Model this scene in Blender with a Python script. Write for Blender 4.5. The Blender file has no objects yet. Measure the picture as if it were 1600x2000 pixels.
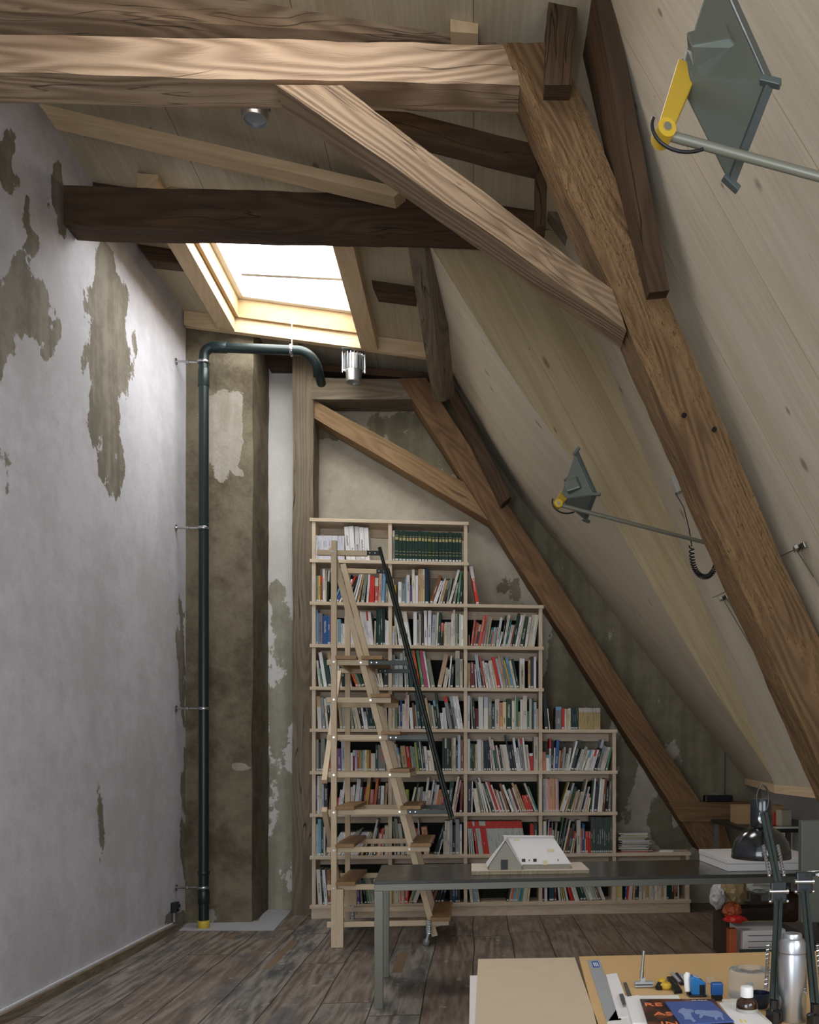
import bpy, bmesh, math, random
from mathutils import Vector, Matrix, noise
R = math.radians
C = bpy.context.scene.collection
rnd = random.Random(7)

# ---------------- camera, world, light, exposure ----------------
H = 1.46; F = 1800.0; CX = 1105.0; CY = 1478.0; TH = math.atan(0.1)
cam = bpy.data.objects.new('camera', bpy.data.cameras.new('camera')); C.objects.link(cam)
cam.location = (0, 0, H); cam.rotation_euler = (R(90), 0, -TH)
cam.data.sensor_fit = 'HORIZONTAL'; cam.data.sensor_width = 36; cam.data.lens = 36 * F / 1600
cam.data.shift_x = (800 - CX) / 1600; cam.data.shift_y = (CY - 1000) / 1600
cam.data.clip_start = 0.05
bpy.context.scene.camera = cam
vs = bpy.context.scene.view_settings
vs.view_transform = 'Standard'; vs.look = 'None'; vs.gamma = 1; vs.exposure = 1.1
world = bpy.data.worlds.new('world'); bpy.context.scene.world = world; world.use_nodes = True
world.node_tree.nodes['Background'].inputs[0].default_value = (0.80, 0.90, 1.0, 1)
world.node_tree.nodes['Background'].inputs[1].default_value = 0.48
SKY_FAR = 6.2      # brightness of the sky seen through the far roof window
SKY_NEAR = 7.0     # the same sky through the nearer roof window, above the frame

def area(name, loc, rot, sx, sy, power, col):
    l = bpy.data.lights.new(name, 'AREA'); l.shape = 'RECTANGLE'; l.size = sx; l.size_y = sy
    l.energy = power; l.color = col
    o = bpy.data.objects.new(name, l); C.objects.link(o); o.location = loc; o.rotation_euler = rot
    return o
# added fill lights out of view; this one brightens the left wall
area('left_wall_fill', (1.5, 0.6, 1.7), (R(90), 0, R(62)), 1.6, 1.1, 14, (0.80, 0.87, 1.0))

area('rear_fill', (-1.3, -1.7, 1.7), (R(90), 0, R(-14)), 2.2, 2.2, 42, (0.93, 0.96, 1.0))  # second added fill from behind the camera, lifts the dim lower right

# ---------------- pixel helpers (points measured on the photograph, given real planes) ----------------
Fd = Vector((math.sin(TH), math.cos(TH), 0)); Rd = Vector((math.cos(TH), -math.sin(TH), 0)); EYE = Vector((0, 0, H))
def ray(px, py): return Fd + Rd * ((px - CX) / F) + Vector((0, 0, (CY - py) / F))
def onY(px, py, y): d = ray(px, py); return EYE + d * (y / d.y)
def onX(px, py, x): d = ray(px, py); return EYE + d * (x / d.x)
def onZ(px, py, z): d = ray(px, py); return EYE + d * ((z - H) / d.z)
def onPl(px, py, p0, n): d = ray(px, py); return EYE + d * ((Vector(p0) - EYE).dot(n) / d.dot(n))
def pix(p):
    v = Vector(p) - EYE; D = v.dot(Fd)
    if D < 0.05: return (-9999, -9999)
    return (CX + F * v.dot(Rd) / D, CY - F * v.z / D)

# ---------------- materials ----------------
def col(r, g, b):
    f = lambda c: (c / 255 / 12.92) if c / 255 <= 0.04045 else ((c / 255 + 0.055) / 1.055) ** 2.4
    return (f(r), f(g), f(b), 1)
class NT:
    def __init__(s, name):
        s.m = bpy.data.materials.new(name); s.m.use_nodes = True; s.t = s.m.node_tree
        s.b = s.t.nodes['Principled BSDF']
    def n(s, typ, **kw):
        o = s.t.nodes.new(typ)
        for k, v in kw.items():
            if k.startswith('i_'): 
                key = k[2:]; key = int(key) if key.isdigit() else key.replace('_', ' ')
                if isinstance(v, bpy.types.NodeSocket): s.t.links.new(v, o.inputs[key])
                else: o.inputs[key].default_value = v
            else: setattr(o, k, v)
        return o
    def link(s, a, b): s.t.links.new(a, b)
    def math(s, op, a, b=0.0, clamp=False):
        o = s.t.nodes.new('ShaderNodeMath'); o.operation = op; o.use_clamp = clamp
        for i, v in enumerate((a, b)):
            if isinstance(v, bpy.types.NodeSocket): s.link(v, o.inputs[i])
            else: o.inputs[i].default_value = v
        return o.outputs[0]
    def mix(s, f, a, b, blend='MIX'):
        o = s.t.nodes.new('ShaderNodeMix'); o.data_type = 'RGBA'; o.blend_type = blend
        for i, v in ((0, f), (6, a), (7, b)):
            if isinstance(v, bpy.types.NodeSocket): s.link(v, o.inputs[i])
            else: o.inputs[i].default_value = v
        return o.outputs[2]
    def ramp(s, f, stops):
        o = s.t.nodes.new('ShaderNodeValToRGB'); e = o.color_ramp.elements
        while len(e) < len(stops): e.new(0.5)
        for x, (p, c) in zip(e, stops): x.position = p; x.color = c if len(c) == 4 else (*c, 1)
        s.link(f, o.inputs[0]); return o.outputs[0]
    def sstep(s, v, a, b):
        o = s.t.nodes.new('ShaderNodeMapRange'); o.interpolation_type = 'SMOOTHSTEP'
        s.link(v, o.inputs[0]); o.inputs[1].default_value = a; o.inputs[2].default_value = b; return o.outputs[0]
    def bump(s, h, strength, dist=0.01):
        o = s.t.nodes.new('ShaderNodeBump'); o.inputs['Strength'].default_value = strength; o.inputs['Distance'].default_value = dist
        s.link(h, o.inputs['Height']); s.link(o.outputs[0], s.b.inputs['Normal'])
MATS = {}
def plain(name, c, rough=0.6, metal=0.0, spec=0.5, noise_amt=0.0, **kw):
    if name in MATS: return MATS[name]
    t = NT(name); t.b.inputs['Base Color'].default_value = c; t.b.inputs['Roughness'].default_value = rough
    t.b.inputs['Metallic'].default_value = metal; t.b.inputs['Specular IOR Level'].default_value = spec
    tc = t.n('ShaderNodeTexCoord'); nz = t.n('ShaderNodeTexNoise', i_Vector=tc.outputs['Object'], i_Scale=14.0, i_Detail=4.0)
    k = noise_amt or 0.12
    f = t.math('MULTIPLY', nz.outputs[0], k)
    t.link(t.mix(f, c, (c[0] * .35, c[1] * .35, c[2] * .35, 1)), t.b.inputs['Base Color'])
    t.link(t.math('ADD', t.math('MULTIPLY', nz.outputs[0], .12), rough - .06), t.b.inputs['Roughness'])
    for a, v in kw.items(): t.b.inputs[a.replace('_', ' ')].default_value = v
    MATS[name] = t.m; return t.m
def wood(name, light, dark, gs=1.0, rough=0.7, bump=0.35, crack=0.0, mottled=0.35, knots=0.5, ringy=0.5, hewn=0.0, axis_uv=True):
    t = NT(name); uv = t.n('ShaderNodeUVMap'); oi = t.n('ShaderNodeObjectInfo')
    off = t.n('ShaderNodeCombineXYZ'); t.link(t.math('MULTIPLY', oi.outputs['Random'], 37.0), off.inputs[0]); t.link(t.math('MULTIPLY', oi.outputs['Random'], 91.0), off.inputs[1])
    v = t.n('ShaderNodeVectorMath', operation='ADD', i_0=uv.outputs[0], i_1=off.outputs[0]).outputs[0]
    warp = t.n('ShaderNodeTexNoise', i_Vector=t.n('ShaderNodeMapping', i_Vector=v, i_Scale=(1.2 * gs, 5 * gs, 1)).outputs[0], i_Scale=1.0, i_Detail=3.0)
    w2 = t.n('ShaderNodeVectorMath', operation='MULTIPLY', i_0=warp.outputs['Color'], i_1=(0.0, 0.16 / gs, 0)).outputs[0]
    vw = t.n('ShaderNodeVectorMath', operation='ADD', i_0=v, i_1=w2).outputs[0]
    fine = t.n('ShaderNodeTexNoise', i_Vector=t.n('ShaderNodeMapping', i_Vector=vw, i_Scale=(5 * gs, 150 * gs, 1)).outputs[0], i_Scale=1.0, i_Detail=5.0, i_Roughness=0.65)
    # growth rings: iso-lines of a stretched noise field, which draws the long flame figures of old spruce
    rg = t.n('ShaderNodeTexNoise', i_Vector=t.n('ShaderNodeMapping', i_Vector=v, i_Scale=(.55 * gs, 3.6 * gs, 1)).outputs[0], i_Scale=1.0, i_Detail=1.5, i_Roughness=.35)
    rs = t.math('SINE', t.math('ADD', t.math('MULTIPLY', rg.outputs[0], 95.0), t.math('MULTIPLY', fine.outputs[0], 1.5)))
    ring = t.math('ADD', t.math('MULTIPLY', rs, .5), .5)
    tone = t.n('ShaderNodeTexNoise', i_Vector=t.n('ShaderNodeMapping', i_Vector=v, i_Scale=(1.0, 3.5, 1)).outputs[0], i_Scale=1.3, i_Detail=4.0)
    g = t.math('ADD', t.math('MULTIPLY', fine.outputs[0], 1 - ringy), t.math('MULTIPLY', ring, ringy))
    g2 = t.math('ADD', t.math('MULTIPLY', t.math('SUBTRACT', g, .5), .75), t.math('MULTIPLY', t.math('SUBTRACT', tone.outputs[0], .5), mottled * 2.6))
    g2 = t.math('ADD', g2, .5, clamp=True)
    c = t.mix(g2, dark, light)
    if knots > 0:
        vo = t.n('ShaderNodeTexVoronoi', i_Vector=t.n('ShaderNodeMapping', i_Vector=v, i_Scale=(1.7, 4.5, 1)).outputs[0], i_Scale=1.6)
        k = t.math('SUBTRACT', 1.0, t.sstep(vo.outputs['Distance'], 0.03, 0.10))
        c = t.mix(t.math('MULTIPLY', k, knots), c, (dark[0] * .35, dark[1] * .35, dark[2] * .35, 1))
    h = g
    if crack > 0:
        cr = t.n('ShaderNodeTexNoise', i_Vector=t.n('ShaderNodeMapping', i_Vector=vw, i_Scale=(0.7, 11, 1)).outputs[0], i_Scale=1.0, i_Detail=2.0)
        ck = t.math('SUBTRACT', 1.0, t.sstep(t.math('ABSOLUTE', t.math('SUBTRACT', cr.outputs[0], .5)), 0.0, 0.012))
        mk = t.sstep(tone.outputs[0], 0.45, 0.6)
        ck = t.math('MULTIPLY', ck, mk)
        c = t.mix(t.math('MULTIPLY', ck, crack), c, (.012, .008, .005, 1))
        h = t.math('SUBTRACT', h, t.math('MULTIPLY', ck, 1.5 * crack))
    if hewn > 0:
        hn = t.n('ShaderNodeTexNoise', i_Vector=t.n('ShaderNodeMapping', i_Vector=v, i_Scale=(11, 16, 1)).outputs[0], i_Scale=1.0, i_Detail=4.0, i_Roughness=0.7)
        pit = t.n('ShaderNodeTexNoise', i_Vector=t.n('ShaderNodeMapping', i_Vector=v, i_Scale=(24, 60, 1)).outputs[0], i_Scale=1.0, i_Detail=2.0)
        hm = t.sstep(tone.outputs[0], 0.40, 0.56)
        h = t.math('ADD', t.math('MULTIPLY', h, .5), t.math('MULTIPLY', t.math('MULTIPLY', hn.outputs[0], hm), hewn * 3.5))
        pk = t.math('MULTIPLY', t.sstep(pit.outputs[0], 0.66, 0.72), hm)
        c = t.mix(t.math('MULTIPLY', pk, .8), c, (dark[0] * .25, dark[1] * .25, dark[2] * .25, 1))
        h = t.math('SUBTRACT', h, pk)
        c = t.mix(t.math('MULTIPLY', hm, .45), c, light)
    t.link(c, t.b.inputs['Base Color']); t.b.inputs['Roughness'].default_value = rough
    t.b.inputs['Specular IOR Level'].default_value = 0.3
    t.bump(h, bump, 0.006 if not hewn else 0.012)
    MATS[name] = t.m; return t.m
def plaster(name, base, base2, under, under2, speck=0.4, bump=0.35):
    """limewash over render; the attribute 'bare' says where the coat has come off"""
    t = NT(name); tc = t.n('ShaderNodeTexCoord'); g = tc.outputs['Object']
    at = t.n('ShaderNodeAttribute', attribute_name='bare')
    n1 = t.n('ShaderNodeTexNoise', i_Vector=g, i_Scale=1.1, i_Detail=5.0)
    n2 = t.n('ShaderNodeTexNoise', i_Vector=g, i_Scale=7.0, i_Detail=8.0, i_Roughness=0.7)
    n3 = t.n('ShaderNodeTexNoise', i_Vector=g, i_Scale=45.0, i_Detail=4.0)
    st = t.n('ShaderNodeTexNoise', i_Vector=t.n('ShaderNodeMapping', i_Vector=g, i_Scale=(9, 9, .7)).outputs[0], i_Scale=1.0, i_Detail=5.0)
    top = t.mix(t.sstep(t.math('ADD', t.math('MULTIPLY', n1.outputs[0], .6), t.math('MULTIPLY', n2.outputs[0], .4)), .38, .62), base, base2)
    und = t.mix(t.sstep(t.math('ADD', t.math('MULTIPLY', st.outputs[0], .5), t.math('MULTIPLY', n2.outputs[0], .5)), .40, .60), under, under2)
    n4 = t.n('ShaderNodeTexNoise', i_Vector=t.n('ShaderNodeMapping', i_Vector=g, i_Scale=(5, 5, 2.4)).outputs[0], i_Scale=1.0, i_Detail=3.0)
    f = t.math('ADD', at.outputs['Fac'], t.math('MULTIPLY', t.math('SUBTRACT', n2.outputs[0], .5), 1.3))
    f = t.math('ADD', f, t.math('MULTIPLY', t.math('SUBTRACT', n4.outputs[0], .5), t.math('MULTIPLY', t.math('GREATER_THAN', at.outputs['Fac'], .01), 2.4)))
    f = t.math('ADD', f, t.math('MULTIPLY', t.math('SUBTRACT', n3.outputs[0], .5), .35))
    m = t.sstep(f, 0.46, 0.56)
    c = t.mix(m, top, und)
    pits = t.n('ShaderNodeTexVoronoi', i_Vector=g, i_Scale=17.0)
    pk = t.math('MULTIPLY', t.math('SUBTRACT', 1.0, t.sstep(pits.outputs['Distance'], .05, .12)), t.sstep(n2.outputs[0], .55, .62))
    c = t.mix(t.math('MULTIPLY', pk, speck), c, (under[0] * .4, under[1] * .4, under[2] * .4, 1))
    t.link(c, t.b.inputs['Base Color']); t.b.inputs['Roughness'].default_value = 0.85; t.b.inputs['Specular IOR Level'].default_value = 0.25
    h = t.math('ADD', t.math('MULTIPLY', n2.outputs[0], .6), t.math('MULTIPLY', n3.outputs[0], .18))
    h = t.math('SUBTRACT', h, t.math('MULTIPLY', m, .22)); h = t.math('SUBTRACT', h, t.math('MULTIPLY', pk, .3))
    t.bump(h, bump, 0.02); MATS[name] = t.m; return t.m

M_old = wood('old_timber', col(148, 134, 114), col(86, 74, 58), crack=.9, bump=.6, mottled=.4, ringy=.35)
M_dark = wood('dark_timber', col(98, 74, 52), col(42, 31, 22), crack=.9, bump=.6, mottled=.4, ringy=.35)
M_pale = wood('pale_timber', col(188, 163, 136), col(112, 88, 66), crack=.6, bump=.8, mottled=.3, ringy=.6)
M_brace = wood('brace_timber', col(162, 138, 110), col(100, 78, 58), crack=.5, bump=.8, mottled=.3, ringy=.6)
M_revl = wood('reveal_spruce', col(184, 158, 120), col(160, 132, 96), bump=.1, mottled=.2, ringy=.3, knots=.2)
M_hewn = wood('hewn_timber', col(142, 112, 76), col(82, 60, 40), crack=.4, bump=.9, mottled=.4, ringy=.5, hewn=.8)
M_far = wood('brown_timber', col(148, 114, 78), col(88, 64, 44), crack=.5, bump=.4, mottled=.45, ringy=.4, knots=.8)
M_spruce = wood('new_spruce', col(222, 200, 165), col(192, 162, 122), bump=.12, mottled=.25, ringy=.4, knots=.25, rough=.55)
M_shelf = wood('shelf_pine', col(226, 210, 188), col(196, 172, 142), gs=1.6, bump=.1, mottled=.3, ringy=.4, knots=.35, rough=.5)
M_ash = wood('ladder_beech', col(224, 204, 174), col(204, 180, 146), gs=2.2, bump=.05, mottled=.15, ringy=.3, knots=0, rough=.5)
M_oak = wood('tread_oak', col(178, 142, 98), col(134, 98, 62), gs=2.0, bump=.15, mottled=.5, ringy=.3, knots=0, rough=.45)
M_kraft = wood('tan_board', col(206, 172, 124), col(196, 160, 112), gs=1.0, bump=.02, mottled=.2, ringy=.1, knots=0, rough=.5)

# ---------------- mesh helpers ----------------
MW = {}
def uvaxis(bm, axis=None):
    uvl = bm.loops.layers.uv.verify()
    for f in bm.faces:
        n = f.normal
        a = Vector(axis).normalized() if axis is not None else Vector((0, 0, 1))
        if abs(n.dot(a)) > .9:
            a1 = n.orthogonal().normalized(); a2 = n.cross(a1); k = 1.0
            for l in f.loops: l[uvl].uv = (l.vert.co.dot(a1) * .5, l.vert.co.dot(a2))
            continue
        b = n.cross(a)
        o = 3.1 * n.x + 5.7 * n.y + 8.3 * n.z
        for l in f.loops: l[uvl].uv = (l.vert.co.dot(a) , l.vert.co.dot(b) + o)
def tag(o, label=None, cat=None, group=None, kind=None):
    if label: o['label'] = label
    if cat: o['category'] = cat
    if group: o['group'] = group
    if kind: o['kind'] = kind
    return o
def obj(name, bm, mat, parent=None, local=False, smooth=False, bevel=0.0, axis=None, uv=True, sharp=35, origin=None):
    bm.normal_update()
    if uv: uvaxis(bm, axis)
    me = bpy.data.meshes.new(name)
    if parent is not None:
        if not local: bm.transform(MW[parent.name].inverted())
    elif not local:
        lo = [min(v.co[i] for v in bm.verts) for i in range(3)]; hi = [max(v.co[i] for v in bm.verts) for i in range(3)]
        p = Vector(((lo[0] + hi[0]) / 2, (lo[1] + hi[1]) / 2, lo[2])) if origin is None else Vector(origin)
        bm.transform(Matrix.Translation(-p))
    bm.to_mesh(me); bm.free()
    for m in (mat if isinstance(mat, (list, tuple)) else [mat]): me.materials.append(m)
    if smooth:
        for p_ in me.polygons: p_.use_smooth = True
        me.set_sharp_from_angle(angle=R(sharp))
    o = bpy.data.objects.new(name, me); C.objects.link(o)
    if parent is not None: o.parent = parent; MW[o.name] = MW[parent.name]
    elif not local: o.location = p; MW[o.name] = Matrix.Translation(p)
    else: MW[o.name] = Matrix.Identity(4)
    if bevel:
        b = o.modifiers.new('bevel', 'BEVEL'); b.width = bevel; b.segments = 2; b.limit_method = 'ANGLE'
    return o
def thing(name, label, cat, loc=(0, 0, 0), rotz=0.0, group=None):
    o = bpy.data.objects.new(name, None); C.objects.link(o); o.location = loc; o.rotation_euler = (0, 0, rotz)
    o.empty_display_size = .1
    MW[o.name] = Matrix.Translation(loc) @ Matrix.Rotation(rotz, 4, 'Z')
    return tag(o, label, cat, group)
def struct(name, bm, mat, **kw):
    o = obj(name, bm, mat, **kw); o['kind'] = 'structure'; return o
def B(): return bmesh.new()
def box(bm, lo, hi, rot=None):
    x0, y0, z0 = lo; x1, y1, z1 = hi
    v = [bm.verts.new(p) for p in ((x0, y0, z0), (x1, y0, z0), (x1, y1, z0), (x0, y1, z0), (x0, y0, z1), (x1, y0, z1), (x1, y1, z1), (x0, y1, z1))]
    if rot is not None:
        for q in v: q.co = rot @ q.co
    for f in ((0, 3, 2, 1), (4, 5, 6, 7), (0, 1, 5, 4), (1, 2, 6, 5), (2, 3, 7, 6), (3, 0, 4, 7)): bm.faces.new([v[i] for i in f])
    return bm
def hexa(bm, c):  # 8 corners: 0-3 one face, 4-7 opposite face
    v = [bm.verts.new(p) for p in c]
    for f in ((0, 3, 2, 1), (4, 5, 6, 7), (0, 1, 5, 4), (1, 2, 6, 5), (2, 3, 7, 6), (3, 0, 4, 7)): bm.faces.new([v[i] for i in f])
    bmesh.ops.recalc_face_normals(bm, faces=bm.faces[:]); return bm
def bar(bm, a, b, w, h, up=(0, 0, 1)):
    a = Vector(a); b = Vector(b); d = (b - a).normalized(); u = Vector(up)
    s = d.cross(u)
    if s.length < 1e-4: s = d.cross(Vector((1, 0, 0)))
    s.normalize(); u = s.cross(d).normalized(); s *= w / 2; u *= h / 2
    return hexa(bm, [a - s - u, a + s - u, a + s + u, a - s + u, b - s - u, b + s - u, b + s + u, b - s + u])
def tube(bm, pts, r, n=12, cap=True):
    pts = [Vector(p) for p in pts]; rings = []; k = len(pts)
    rr = r if isinstance(r, (list, tuple)) else [r] * k
    prev = None
    for i, p in enumerate(pts):
        d = (pts[min(i + 1, k - 1)] - pts[max(i - 1, 0)]).normalized()
        if prev is None: u = d.orthogonal().normalized()
        else: u = (prev - d * prev.dot(d)); u = u.normalized() if u.length > 1e-6 else d.orthogonal().normalized()
        prev = u; w = d.cross(u)
        rings.append([bm.verts.new(p + (u * math.cos(2 * math.pi * j / n) + w * math.sin(2 * math.pi * j / n)) * rr[i]) for j in range(n)])
    for a, b in zip(rings, rings[1:]):
        for j in range(n): bm.faces.new((a[j], a[(j + 1) % n], b[(j + 1) % n], b[j]))
    if cap:
        bm.faces.new(rings[0][::-1]); bm.faces.new(rings[-1])
    return bm
def lathe(bm, prof, n=28, M=None, c=(0, 0, 0)):
    rings = []; M = M or Matrix.Identity(4); c = Vector(c)
    for r, z in prof:
        rings.append([bm.verts.new(M @ Vector((r * math.cos(2 * math.pi * j / n), r * math.sin(2 * math.pi * j / n), z)) + c) for j in range(n)] if r > 1e-5 else [bm.verts.new(M @ Vector((0, 0, z)) + c)])
    for a, b in zip(rings, rings[1:]):
        if len(a) == 1 and len(b) == 1: continue
        for j in range(n):
            if len(a) == 1: bm.faces.new((a[0], b[(j + 1) % n], b[j]))
            elif len(b) == 1: bm.faces.new((a[j], a[(j + 1) % n], b[0]))
            else: bm.faces.new((a[j], a[(j + 1) % n], b[(j + 1) % n], b[j]))
    bmesh.ops.recalc_face_normals(bm, faces=bm.faces[:]); return bm
def prism(bm, poly, d):
    d = Vector(d); a = [bm.verts.new(p) for p in poly]; b = [bm.verts.new(Vector(p) + d) for p in poly]
    bm.faces.new(a[::-1]); bm.faces.new(b)
    for i in range(len(a)): bm.faces.new((a[i], a[(i + 1) % len(a)], b[(i + 1) % len(a)], b[i]))
    bmesh.ops.recalc_face_normals(bm, faces=bm.faces[:]); return bm
def mv(p, M): return M @ Vector(p)
def tribox(bm, c, seg=0.07, jit=0.005, fr=3.0, seed=0.0, nt=5):
    """c: start s-top,s-bottom,e-bottom,e-top (front) then the same four at the back; hewn surface"""
    st, sb, eb, et, St, Sb, Eb, Et = [Vector(p) for p in c]
    L = ((et + eb) / 2 - (st + sb) / 2).length; ns = max(2, int(L / seg)); nw = 3
    def P(s, t, w):
        f = (st * (1 - t) + sb * t) * (1 - s) + (et * (1 - t) + eb * t) * s
        b = (St * (1 - t) + Sb * t) * (1 - s) + (Et * (1 - t) + Eb * t) * s
        return f * (1 - w) + b * w
    cache = {}; uvl = bm.loops.layers.uv.verify(); W_ = ((st - sb).length + (et - eb).length) / 2; D_ = ((St - st).length + (Et - et).length) / 2
    def F_(keys, uvf):
        fc = bm.faces.new([V(*k_) for k_ in keys])
        for l, k_ in zip(fc.loops, keys): l[uvl].uv = uvf(*k_)
    def V(i, j, k):
        key = (i, j, k)
        if key not in cache:
            p = P(i / ns, j / nt, k / nw); q = p * fr + Vector((seed, seed * 1.7, 0))
            d = noise.noise_vector(q) * jit + noise.noise_vector(q * 4.1) * jit * .4
            cache[key] = bm.verts.new(p + d)
        return cache[key]
    U = lambda i: i / ns * L
    for i in range(ns):
        for j in range(nt):
            F_(((i, j, 0), (i + 1, j, 0), (i + 1, j + 1, 0), (i, j + 1, 0)), lambda a, b_, c_: (U(a), b_ / nt * W_))
            F_(((i, j, nw), (i, j + 1, nw), (i + 1, j + 1, nw), (i + 1, j, nw)), lambda a, b_, c_: (U(a), 9 - b_ / nt * W_))
        for k in range(nw):
            F_(((i, 0, k), (i, 0, k + 1), (i + 1, 0, k + 1), (i + 1, 0, k)), lambda a, b_, c_: (U(a), -c_ / nw * D_))
            F_(((i, nt, k), (i + 1, nt, k), (i + 1, nt, k + 1), (i, nt, k + 1)), lambda a, b_, c_: (U(a), W_ + c_ / nw * D_))
    for j in range(nt):
        for k in range(nw):
            F_(((0, j, k), (0, j + 1, k), (0, j + 1, k + 1), (0, j, k + 1)), lambda a, b_, c_: (b_ / nt * W_ * .3, 20 + c_ / nw * D_))
            F_(((ns, j, k), (ns, j, k + 1), (ns, j + 1, k + 1), (ns, j + 1, k)), lambda a, b_, c_: (b_ / nt * W_ * .3, 24 + c_ / nw * D_))
    bmesh.ops.recalc_face_normals(bm, faces=bm.faces[:]); return bm
def textmesh(s, size, extrude=0.0004):
    cu = bpy.data.curves.new('lettering', 'FONT'); cu.body = s; cu.size = size; cu.extrude = extrude; cu.align_x = 'CENTER'; cu.align_y = 'CENTER'
    o = bpy.data.objects.new('lettering', cu); C.objects.link(o)
    me = bpy.data.meshes.new_from_object(o); bpy.data.objects.remove(o); bpy.data.curves.remove(cu)
    return me
def lettering(s, size, M, mat, parent, name='title', bold=0.0, sx=1.0):
    """text mesh laid into world matrix M (x = reading direction, y = up of letters)"""
    me = textmesh(s, size); bm = B(); bm.from_mesh(me); bpy.data.meshes.remove(me)
    bm.transform(Matrix.Diagonal((sx, 1, 1, 1)))
    bm.transform(M)
    return obj(name, bm, mat, parent, uv=False)
def frame(o, x, y):  # matrix from origin + x axis + y axis
    x = Vector(x).normalized(); y = Vector(y).normalized(); z = x.cross(y); 
    return Matrix(((x.x, y.x, z.x, o[0]), (x.y, y.y, z.y, o[1]), (x.z, y.z, z.z, o[2]), (0, 0, 0, 1)))

# ================= THE SHELL =================
YW = 9.03                                   # far gable wall
def XL(y): return -2.585 + .026 * (y - 5.3) # plastered wall on the left, slightly out of true
def ZC(x, y=6): return 5.33 - .09 * (x + 2.5)
YB = 6.28                                   # where the boarding steps
fold2 = [(.60, 4.95), (2.10, 1.26)]
def XC(z): return .995 * (2.11 - (z - 1.26) / 2.44)

def thick(bm, vec):
    vec = Vector(vec); fs = bm.faces[:]; edge = [e for e in bm.edges if len(e.link_faces) == 1]
    cp = {v: bm.verts.new(v.co + vec) for v in bm.verts[:]}
    for f in fs: bm.faces.new([cp[v] for v in f.verts][::-1])
    for e in edge: a, b_ = e.verts; bm.faces.new((a, b_, cp[b_], cp[a]))
    bmesh.ops.recalc_face_normals(bm, faces=bm.faces[:])
def field_grid(bm, P, nu, nv, fn):
    lay = bm.verts.layers.float.new('bare')
    g = [[bm.verts.new(P(i / nu, j / nv)) for j in range(nv + 1)] for i in range(nu + 1)]
    for i in range(nu):
        for j in range(nv): bm.faces.new((g[i][j], g[i + 1][j], g[i + 1][j + 1], g[i][j + 1]))
    for row in g:
        for v in row: v[lay] = fn(v.co)
def ell(lst):
    def fn(p):
        x, y = pix(p); best = 0.0
        for e in lst:
            cx_, cy_, rx, ry = e[:4]; s = e[4] if len(e) > 4 else 1.0
            r = math.hypot((x - cx_) / rx, (y - cy_) / ry)
            best = max(best, s * min(1, max(0, (1.25 - r) / .55)))
        return best
    return fn

# floor
t = NT('floor_boards'); tc = t.n('ShaderNodeTexCoord'); sx = t.n('ShaderNodeSeparateXYZ', i_0=tc.outputs['Object'])
X, Y = sx.outputs[0], sx.outputs[1]
warpn = t.n('ShaderNodeTexNoise', i_Vector=tc.outputs['Object'], i_Scale=.6, i_Detail=1.0)
XX = t.math('ADD', X, t.math('MULTIPLY', t.math('SUBTRACT', warpn.outputs[0], .5), .05))
wd = .30
fi = t.math('FLOOR', t.math('DIVIDE', XX, wd)); fx = t.math('FRACT', t.math('DIVIDE', XX, wd))
rn = t.n('ShaderNodeTexWhiteNoise', noise_dimensions='1D', i_W=fi)
yy = t.math('DIVIDE', t.math('ADD', Y, t.math('MULTIPLY', rn.outputs['Value'], 7.0)), 2.9)
fj = t.math('FLOOR', yy); fy = t.math('FRACT', yy)
cell = t.n('ShaderNodeCombineXYZ', i_0=fi, i_1=fj)
rc = t.n('ShaderNodeTexWhiteNoise', noise_dimensions='2D', i_Vector=cell.outputs[0])
gv = t.n('ShaderNodeCombineXYZ', i_0=t.math('MULTIPLY', X, 1.0), i_1=t.math('MULTIPLY', Y, .09), i_2=t.math('MULTIPLY', rc.outputs['Value'], 30.0))
wr = t.n('ShaderNodeTexNoise', i_Vector=gv.outputs[0], i_Scale=5.0, i_Detail=3.0)
gv2 = t.n('ShaderNodeVectorMath', operation='ADD', i_0=gv.outputs[0], i_1=t.n('ShaderNodeVectorMath', operation='MULTIPLY', i_0=wr.outputs['Color'], i_1=(.12, 0, 0)).outputs[0]).outputs[0]
gn = t.n('ShaderNodeTexNoise', i_Vector=gv2, i_Scale=34.0, i_Detail=5.0, i_Roughness=.6)
rgf = t.n('ShaderNodeTexNoise', i_Vector=gv2, i_Scale=3.2, i_Detail=1.5, i_Roughness=.35)
wvs = t.math('ADD', t.math('MULTIPLY', t.math('SINE', t.math('MULTIPLY', rgf.outputs[0], 75.0)), .5), .5)
tn = t.n('ShaderNodeTexNoise', i_Vector=t.n('ShaderNodeMapping', i_Vector=tc.outputs['Object'], i_Scale=(2.5, 1.0, 1)).outputs[0], i_Scale=1.6, i_Detail=5.0, i_Roughness=.6)
g = t.math('ADD', t.math('MULTIPLY', gn.outputs[0], .85), t.math('MULTIPLY', wvs, .16))
c = t.mix(t.sstep(g, .28, .72), col(80, 75, 70), col(150, 143, 134))
c = t.mix(t.math('MULTIPLY', rc.outputs['Value'], .75), c, t.mix(.5, c, col(118, 84, 56)))
c = t.mix(t.sstep(tn.outputs[0], .48, .66), c, t.mix(.6, c, col(58, 66, 74)))
c = t.mix(t.math('MULTIPLY', t.sstep(X, -.9, 1.2), .55), c, t.mix(.55, c, col(150, 116, 82)))
scr = t.n('ShaderNodeTexNoise', i_Vector=t.n('ShaderNodeMapping', i_Vector=tc.outputs['Object'], i_Scale=(9, 5, 1), i_Rotation=(0, 0, .7)).outputs[0], i_Scale=2.0, i_Detail=6.0)
c = t.mix(t.math('MULTIPLY', t.sstep(scr.outputs[0], .64, .70), .5), c, col(176, 170, 160))
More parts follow.
